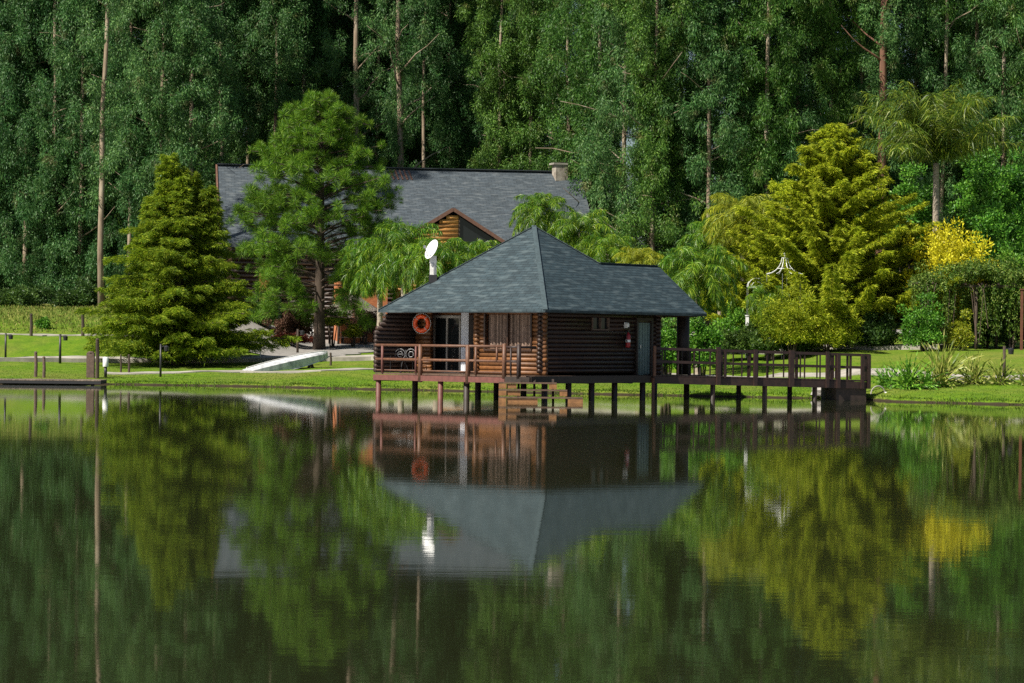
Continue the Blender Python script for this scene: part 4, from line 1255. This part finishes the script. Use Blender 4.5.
for i, (px, Y, lab, cr, tk) in enumerate(mid_row): euca(px, Y, lab, (high + sparse)[cr], (trunk_thin[0], trunk_thin[1], trunks[0])[tk])
for px, lab in ((497, 'low leafy eucalyptus behind the ridge left of the chimney'), (530, 'leafy eucalyptus right behind the lodge chimney')): euca(px, 178, lab, full[3], trunk_full[1])
right_row = [(566, 171, 'green eucalyptus beside the right end of the lodge ridge'), (596, 161, 'green eucalyptus hanging over the right verge of the lodge roof'), (624, 158, 'drooping eucalyptus above the right slope of the cabin roof'),
    (652, 156, 'drooping eucalyptus above the low ridge of the cabin'), (680, 158, 'drooping eucalyptus above the end of the cabin roof'), (708, 156, 'eucalyptus behind the drooping palm right of the cabin'),
    (738, 158, 'eucalyptus above the yellow green palm right of the cabin'), (766, 156, 'eucalyptus rising behind the left side of the golden cypress'), (796, 159, 'eucalyptus left of the golden cypress tip'),
    (828, 158, 'eucalyptus rising straight behind the golden cypress tip'), (858, 161, 'eucalyptus between the golden cypress tip and the brown trunk'), (912, 162, 'eucalyptus behind the tall palm crown, left side'),
    (944, 164, 'eucalyptus straight behind the tall palm crown'), (974, 160, 'eucalyptus behind the tall palm crown, right side'), (1004, 158, 'eucalyptus in the upper right corner of the picture'), (1036, 157, 'eucalyptus at the right edge, mostly outside the picture')]
for i, (px, Y, lab) in enumerate(right_row):
    hi = px in (858,)
    euca(px, Y, lab, high[0] if hi else full[(3, 4, 1)[i % 3]], trunk_full[i % 3])
euca(880, 155, 'eucalyptus with a thick reddish brown trunk left of the tall palm', sparse[1], trunk_brown)
euca(938, 158, 'eucalyptus with a pale thin trunk showing above the tall palm', sparse[0], trunk_thin[1])
for i in range(25):
    euca(-70 + i * 48 + rngf.uniform(-9, 9), 206 + rngf.uniform(-5, 6), 'eucalyptus of the dark back rows, glimpsed only between nearer crowns', (full + high)[i % 8], trunk_full[i % 3], 1.08)
for i in range(11):
    euca(208 + i * 27 + rngf.uniform(-6, 6), 195 + rngf.uniform(-3, 3), 'eucalyptus of the dark back rows, glimpsed only between nearer crowns', full[3 + i % 2], trunk_full[i % 3], 1.0)
for i in range(22):
    euca(-80 + i * 56 + rngf.uniform(-12, 12), 228 + rngf.uniform(-5, 6), 'eucalyptus of the dark back rows, glimpsed only between nearer crowns', full[i % 5], trunk_full[i % 3], 1.12)

# ------------------------------------------------------------------ the two cypresses and the pine
def big_tree(name, label, px, pyb, pyt, Y, builder, seed, trunk_r, tmat='bark_dark'):
    q = on_ground(px, Y); H = pix(px, pyt, Y).z - q.z
    t = thing(name, label, 'tree', q)
    me, wood = builder(seed, H)
    link('crown', me, t)
    rg_ = np.random.default_rng(seed)
    link('trunk', trunk_mesh('trunk', rg_, H * .93, trunk_r, M[tmat], .01), t)
    wood.build('branch', M[tmat], t)
    return t
big_tree('cypress_tree', 'broad dark olive cypress with drooping layers on the left lawn', 178, 358, 170, 121, lambda s, H: cypress_crown(s, H, 5.0, M['cypress'], 280, .3, .98, ((0, 0, 1.), (-.5, -.3, 1.07), (.6, .1, .97), (-1.3, .1, .86), (1.5, -.2, .9), (.2, -.6, .95))), 21, .32)
big_tree('cypress_tree', 'tall golden olive cypress with layered branches behind the bridge', 832, 345, 128, 117, lambda s, H: cypress_crown(s, H, 6.2, M['gold_cypress'], 250, .5, .85, ((0, 0, 1.), (.8, .3, .86), (-.9, -.2, .84)), .1, .34, .7, 1.15, .10, 6, .66), 22, .3)
big_tree('pine_tree', 'tall bushy green pine in front of the lodge roof', 319, 335, 99, 137, lambda s, H: pine_crown(s, H, 4.8, 1.8, M['pine']), 23, .34)
big_tree('cypress_tree', 'shorter golden cypress behind the wire gazebo, left of the tall golden one', 768, 345, 226, 120, lambda s, H: cypress_crown(s, H, 3.6, M['gold_cypress'], 140, .5, .8, ((0, 0, 1.), (.6, .2, .9), (-.7, .1, .86)), .1, .34, .6, 1.15, .1, 6, .7), 27, .2)
# small leaning evergreen in the palms' shade right of the cabin roof
# ------------------------------------------------------------------ palms
def palm_trunk(H, r, mat='palm_bark'):
    m = MB(); pts = []; rad = []
    n = max(6, int(H / .22))
    for k in range(n + 1):
        s = k / n; pts.append((.12 * math.sin(s * 2), .05 * s, -.3 + s * (H + .3))); rad.append(r * (1.15 - .3 * s) * (1.06 if k % 2 else .97))
    m.tube(pts, rad, 10); return m
FR = [frond_set(40 + k, 34, 2.9, M['palm'], 1.45, -.8, .6, .032) for k in range(3)]
FRT = frond_set(50, 32, 5.2, M['palm_dark'], 1.54, .55, .9, .044, .7, 'frond', .52)
FRY = frond_set(52, 30, 3.1, M['lime'], 1.35, -.6, .62, .036)
def palm(label, px, pyc, Y, fr, sc=1., rz=0., r=.14, mat='palm_bark'):
    q = on_ground(px, Y, pyc); top = pix(px, pyc, Y).z - q.z
    t = thing('palm_tree', label, 'palm', q, rz)
    palm_trunk(top, r).build('trunk', M[mat], t, smooth=True)
    for me in fr:
        f = link('frond', me, t, (.1, .05, top)); f.scale = (sc, sc, sc)
    return t
palm('bright green palm drooping over the left end of the cabin roof', 402, 248, 118, FR[0], .9, .3)
palm('bright palm at the left of the cluster, fronds hanging before the brick wing', 380, 262, 123, FR[1], .88, 1.2)
palm('palm directly behind the satellite dish', 438, 262, 112, FR[2], .8, 2.1)
palm('low palm between the satellite dish and the lodge cross gable', 472, 262, 114, FR[0], .75, 4.0)
palm('palm rising behind the left of the cabin roof peak, below the lodge roof', 543, 212, 126, FR[1], .72, 2.5)
palm('palm rising behind the right of the cabin roof peak', 580, 232, 124, FR[2], .78, .8)
palm('low palm behind the right hip of the cabin roof', 606, 254, 122, FR[0], .7, 5.1)
palm('small lime palm above the low ridge of the cabin roof', 640, 262, 118, FRY, .55, 1.1)
palm('broad green palm beside the right end of the cabin roof', 700, 272, 106, FR[1], .85, 3.3)
palm('yellowish arching palm above the wire gazebo', 742, 216, 120, FRY, .85, .4)
palm('green palm behind the yellowish arching palm', 722, 240, 124, FR[2], .9, 1.9)
palm('small palm with hanging fronds between arbor and hedge', 768, 298, 113, FR[0], .45, 2.2, .08)
palm('tall feathery palm with a pale trunk among the eucalyptus on the right', 936, 163, 118, FRT, 1.0, .9, .17)

# ------------------------------------------------------------------ bushes and garden plants
def yellow_mesh(seed, H, R):
    rng = np.random.default_rng(seed); L = Leaves()
    for i in range(64):
        a = i * 2.4; lean = rng.uniform(.1, .62); hh = H * rng.uniform(.55, 1.0) * (1 - .25 * lean)
        tt = np.linspace(.3, 1, 16)
        ax = np.stack([R * lean * tt ** 1.3 * math.cos(a) * 1.3, R * lean * tt ** 1.3 * math.sin(a) * 1.3, hh * tt], 1)
        per = 34; n = 16 * per
        off = rng.normal(size=(n, 3)) * np.array([.14, .14, .12])
        L.add(np.repeat(ax, per, 0) + off, off * 4 + np.array([0, 0, .55]) + rng.normal(size=(n, 3)) * .3, rng.uniform(.1, .2, n), rng.uniform(.05, .08, n), rng)
    return L.mesh('foliage', M['yellow'])
q = on_ground(948, 115.0); hY = pix(945, 219, 115.0).z - q.z
bush('yellow_bush', 'bright yellow upright bush in front of the tall palm trunk', 'bush', q, yellow_mesh(3, hY, 3.0), hY * .5)
def bsh(name, label, px, pyt, pyb, Y, rx_px, mat, seed, ry=None, **kw):
    q = on_ground(px, Y); k = F_PX / Y
    zt, zb = pix(px, pyt, Y).z - q.z, pix(px, pyb, Y).z - q.z
    rx = rx_px / k
    me = bush_mesh(seed, rx, ry or rx * .7, zt - max(0, zb), M[mat], **kw)
    t = thing(name, label, 'bush', q); f = link('foliage', me, t, (0, 0, max(0, zb)))
    m = MB()
    for j in range(4):
        a = j * 1.7; m.tube([(.06 * math.cos(a), .06 * math.sin(a), -.2), (rx * .3 * math.cos(a), rx * .3 * math.sin(a), max(.2, zb + (zt - zb) * .5))], [.05, .02], 5, False)
    m.build('stem', M['bark_dark'], t)
    return t
bg_ = dict(n_c=150, leaves=120, ls=.17, lw=.09, cs=.42)
bsh('green_bush', 'rounded bright green bush left of the tall palm trunk', 905, 172, 250, 124, 34, 'bush', 1, **bg_)
bsh('green_bush', 'large rounded bush right of the tall palm trunk', 985, 150, 250, 124, 38, 'bush', 2, **bg_)
bsh('green_bush', 'bright rounded bush at the upper right edge', 1015, 158, 230, 126, 42, 'bush', 3, **bg_)
bsh('green_bush', 'rounded green bush at the right edge above the pergola', 1008, 202, 290, 118, 44, 'bush', 4, **bg_)
bsh('green_bush', 'green bush between the yellow bush and the palm at right', 976, 215, 290, 121, 22, 'bush', 5, **bg_)
bsh('yellow_bush', 'small yellow green bush beside the right flank of the golden cypress', 905, 222, 262, 117, 16, 'lime', 6, n_c=50, leaves=90, ls=.15, lw=.08, cs=.3)
bsh('hedge_bush', 'dark hedge behind the bridge, below the white post', 752, 323, 353, 112.6, 42, 'bush_dark', 7, ry=.9, n_c=120, leaves=110, ls=.12, lw=.07, cs=.26)
bsh('hedge_bush', 'light green shrub behind the hedge beside the white post', 735, 306, 345, 116, 28, 'bush', 8, n_c=70, leaves=100, ls=.12, lw=.07, cs=.28)
bsh('rose_bush', 'loose shrub seen through the cabin porch beside the pillar', 668, 318, 372, 101.5, 20, 'bush', 9, n_c=70, leaves=80, ls=.12, lw=.08, cs=.25)
bsh('rose_bush', 'loose leafy shrub right of the porch pillar behind the bridge rail', 702, 312, 372, 101.8, 22, 'bush', 10, n_c=80, leaves=80, ls=.12, lw=.08, cs=.25)
bsh('rose_bush', 'grey green shrub high behind the cabin porch', 664, 305, 360, 104, 20, 'bush_dark', 11, n_c=70, leaves=80, ls=.12, lw=.08, cs=.25)
bsh('cypress_bush', 'loose golden green shrub hiding the foot of the wire gazebo', 792, 280, 348, 111.8, 30, 'gold_cypress', 41, ry=1.0, n_c=130, leaves=120, ls=.16, lw=.03, cs=.3)
bsh('cypress_bush', 'loose golden green shrub between gazebo and golden cypress trunk', 826, 292, 350, 112.5, 30, 'gold_cypress', 42, ry=1.0, n_c=110, leaves=120, ls=.16, lw=.03, cs=.3)
bsh('cypress_bush', 'loose olive shrub below the wire gazebo, right of the white post', 771, 292, 340, 112.2, 18, 'cypress', 43, ry=.8, n_c=70, leaves=110, ls=.16, lw=.03, cs=.28)
bsh('hedge_bush', 'dark green bush filling the gap under the golden cypress, left', 792, 318, 354, 113.2, 30, 'bush_dark', 12, n_c=90, leaves=100, ls=.12, lw=.07, cs=.28)
bsh('hedge_bush', 'dark green bush under the golden cypress, right', 872, 300, 354, 114, 36, 'bush_dark', 13, n_c=110, leaves=100, ls=.12, lw=.07, cs=.3)
bsh('rust_bush', 'brownish red shrub at the left foot of the pine', 292, 306, 338, 140, 24, 'rust', 14, n_c=70, leaves=110, ls=.12, lw=.07, cs=.28)
bsh('rust_bush', 'brownish red shrub below the palms by the cabin', 363, 304, 335, 143, 22, 'rust', 15, n_c=70, leaves=110, ls=.12, lw=.07, cs=.28)
bsh('red_bush', 'low dark red hedge along the driveway edge', 290, 333, 342, 138, 27, 'red', 16, ry=.6, n_c=70, leaves=90, ls=.1, lw=.06, cs=.2)
bsh('lime_bush', 'small rounded lime bush beside the thatched shelter', 353, 324, 337, 140.5, 9, 'lime', 17, n_c=40, leaves=90, ls=.1, lw=.06, cs=.2)
bsh('green_bush', 'light green shrub in front of the thatched shelter', 332, 309, 325, 141, 20, 'lime', 18, n_c=50, leaves=90, ls=.12, lw=.07, cs=.25)
bsh('green_bush', 'small round dark bush between the two fence posts on the bank', 43.5, 318, 335, 134, 6, 'bush', 19, n_c=40, leaves=90, ls=.1, lw=.05, cs=.2)
bsh('green_bush', 'dark shrub behind the left foot of the pine beside the cypress', 262, 296, 345, 142, 24, 'bush_dark', 20, n_c=90, leaves=110, ls=.12, lw=.07, cs=.3)
bsh('green_bush', 'shrub along the forest edge at the far left', 10, 285, 312, 147, 40, 'bush_dark', 24, n_c=90, leaves=110, ls=.16, lw=.08, cs=.35)
bsh('green_bush', 'shrub along the forest edge behind the pale bare trunk', 78, 283, 312, 148, 34, 'bush_dark', 25, n_c=90, leaves=110, ls=.16, lw=.08, cs=.35)

bsh('green_bush', 'loose mid green shrub before the left end of the vine pergola', 924, 288, 354, 111.0, 21, 'bush', 50, n_c=70, leaves=90, ls=.13, lw=.06, cs=.3)
bsh('green_bush', 'loose bright shrub before the middle of the vine pergola', 962, 306, 354, 111.0, 14, 'lime', 51, n_c=40, leaves=80, ls=.12, lw=.05, cs=.26)
bsh('green_bush', 'low bright green bush growing over the top of the pergola at the right edge', 1012, 252, 300, 113.5, 28, 'bush', 52, n_c=70, leaves=90, ls=.14, lw=.07, cs=.3)
# vine pergola on the right
py_ = 112.5
q = on_ground(972, py_); k_ = F_PX / py_
t = thing('vine_pergola', 'long pergola smothered in hanging vines behind the right lawn', 'pergola', q)
x0, x1 = (915 - 972) / k_, (1062 - 972) / k_; zt = pix(972, 286, py_).z - q.z
for k in range(6):
    m = MB(); x = x0 + .3 + (x1 - x0 - .5) * k / 5; m.tube([(x, (k % 2) * 1.6, -.4), (x, (k % 2) * 1.6, zt)], .07, 7); m.build('post', M['bark_dark'], t, smooth=True)
m = MB()
for y in (0, 1.6): m.bar((x0, y, zt), (x1, y, zt), .09, .12)
for k in range(10): x = x0 + (x1 - x0) * k / 9; m.bar((x, -.4, zt + .1), (x, 2.0, zt + .1), .07, .09)
m.build('beam', M['bark_dark'], t)
rng = np.random.default_rng(77); L = Leaves()
nc = 300; c = np.stack([rng.uniform(x0, x1, nc), rng.uniform(-.5, 2.1, nc), zt + .15 + np.abs(rng.normal(size=nc)) * .38], 1)
c[:, 2] += .35 * np.sin(c[:, 0] * 1.1 + 1)
n = nc * 90; off = unit(rng, n) * (rng.uniform(0, 1, (n, 1)) ** .4) * .28
L.add(np.repeat(c, 90, 0) + off, off * 3 + np.array([0, 0, -.3]) + rng.normal(size=(n, 3)) * .4, rng.uniform(.08, .17, n), rng.uniform(.04, .07, n), rng)
for i in range(260):
    x, y = rng.uniform(x0, x1), rng.uniform(-.6, 1.9); ln = rng.uniform(.5, 2.9) * (1 if rng.uniform() < .8 else .5)
    k = int(ln * 46); tt = rng.uniform(0, 1, k)
    P = np.stack([x + .1 * np.sin(tt * 4 + i) + rng.normal(size=k) * .06, y + rng.normal(size=k) * .06, zt + .1 - ln * tt], 1)
    L.add(P, rng.normal(size=(k, 3)) * .5 + np.array([0, 0, -.9]), rng.uniform(.08, .16, k), rng.uniform(.035, .06, k), rng)
link('vine_foliage', L.mesh('vine_foliage', M['vine']), t)
for i in range(10):
    m = MB(); x, y = rng.uniform(x0, x1), rng.uniform(-.7, 0); ln = rng.uniform(1., 2.8); s = rng.uniform(-.5, .5)
    m.tube([(x, y, zt + .1), (x + s * .5, y - .25, zt - .2), (x + s, y - .35, zt - ln)], .012, 4, False); m.build('vine_stem', M['oldwood'], t)
# dark hedge that closes the view behind the pergola
for j, (px, lab) in enumerate(((935, 'tall dark hedge shrub behind the pergola, left end'), (985, 'tall dark hedge shrub behind the middle of the pergola'), (1035, 'tall dark hedge shrub behind the pergola at the right edge'))):
    bsh('hedge_bush', lab, px, 272, 352, 115.8, 34, 'bush_dark', 30 + j, n_c=150, leaves=110, ls=.15, lw=.08, cs=.36)
q = on_ground(1021.5, 111.3); h = pix(1021, 290, 111.3).z - q.z
t = thing('timber_post', 'tall reddish timber post at the right edge before the pergola', 'post', q)
m = MB(); m.box((0, 0, h / 2 - .1), (.11, .11, h + .2)); m.build('shaft', M['redpost'], t)
m = MB(); m.box((0, 0, h + .03), (.18, .18, .05)); m.build('post_cap', M['redpost'], t)

# flax clumps along the right path
def flax(label, px, pyb, pyt, spread, nl, seed, mat='flax', wid=.06):
    q = rayg(px, pyb); H = pix(px, pyt, q.y).z - q.z
    rng = np.random.default_rng(seed); L = Leaves()
    for i in range(nl):
        a = rng.uniform(0, 2 * np.pi); el = rng.uniform(.35, 1.5); ln = H * rng.uniform(.85, 1.4) * (1 if el > .8 else .85)
        o = np.array([math.cos(a) * spread, math.sin(a) * spread, 0.])
        p = np.array([rng.normal() * .1, rng.normal() * .1, 0.]); e = el; seg = 7; A = [p]
        for k in range(seg):
            p = p + (o * math.cos(e) + np.array([0, 0, 1.]) * math.sin(e)) * ln / seg; A.append(p); e -= .16 * (1.7 - el)
        A = np.array(A); d = np.diff(A, axis=0); w_ = wid * np.array([.6, .9, 1, 1, .8, .6, .35])
        L.add(A[:-1] - d * .15, d, np.linalg.norm(d, axis=1) * 1.35, w_ * 1.3, rng)
    t = thing('flax_plant', label, 'plant', q)
    link('leaf_blade', L.mesh('leaf_blade', M[mat]), t)
    m = MB(); m.lathe([(.12, -.1), (.12, .1), (.05, .16), (0, .17)], 8); m.build('base', M['oldwood'], t)
flax('spiky grey green flax plant nearest the bridge end', 893, 388, 362, 1.0, 70, 1, 'bush')
flax('broad leaved green flax between the bridge end and the striped one', 908, 389, 360, 1.0, 80, 2, 'bush', .09)
flax('small green flax in front of the tall striped flax', 926, 389, 366, 1.0, 60, 3, 'bush', .07)
flax('tall striped yellow flax clump beside the right path', 941, 387, 343, .8, 120, 4)
flax('smaller yellow striped flax clump right of the tall one', 973, 384, 358, 1.1, 90, 5)
flax('green and yellow flax clump beside the right lamp post', 1001, 384.5, 361, 1.0, 80, 6)
flax('dark green spiky plant at the far left of the flax row', 884, 387, 370, .9, 50, 7, 'bush')
flax('spiky flax plant at the right edge of the picture', 1028, 386, 366, 1.0, 60, 8)

# ------------------------------------------------------------------ grass
def grass(name, n, rng, sel, mat, h0, h1, wid, kind='stuff'):
    X, Y = sel(n); Z = ground_a(X, Y); P = np.stack([X, Y, Z - .02], 1)
    D = rng.normal(size=(len(X), 3)) * .38 + np.array([0, 0, 1.])
    L = Leaves(); L.add(P, D, rng.uniform(h0, h1, len(X)), wid, rng, droop=.1)
    tag(link(name, L.mesh(name, M[mat])), kind=kind)
rng = np.random.default_rng(9)
def lawn_sel(n):
    X = rng.uniform(-27, 27, n); s = .12 + np.abs(rng.exponential(5.0, n)); Y = np.interp(X, SHORE_X, SHORE_Y) + s
    return X, Y
grass('lawn_grass', 40000, rng, lawn_sel, 'grass', .03, .08, .025)
def edge_sel(n):
    X = rng.uniform(-18, 27, n); Y = np.interp(X, SHORE_X, SHORE_Y) + rng.uniform(-.05, .3, n); return X, Y
grass('bank_grass', 9000, rng, edge_sel, 'grass', .05, .16, .03)
def scrub_sel(n):
    X = rng.uniform(-42, -17.5, n); Y = np.interp(X, SHORE_X, SHORE_Y) + 25.5 + rng.uniform(0, 1, n) ** .8 * 17; return X, Y
grass('dry_grass', 26000, rng, scrub_sel, 'dry_grass', .05, .28, .05)
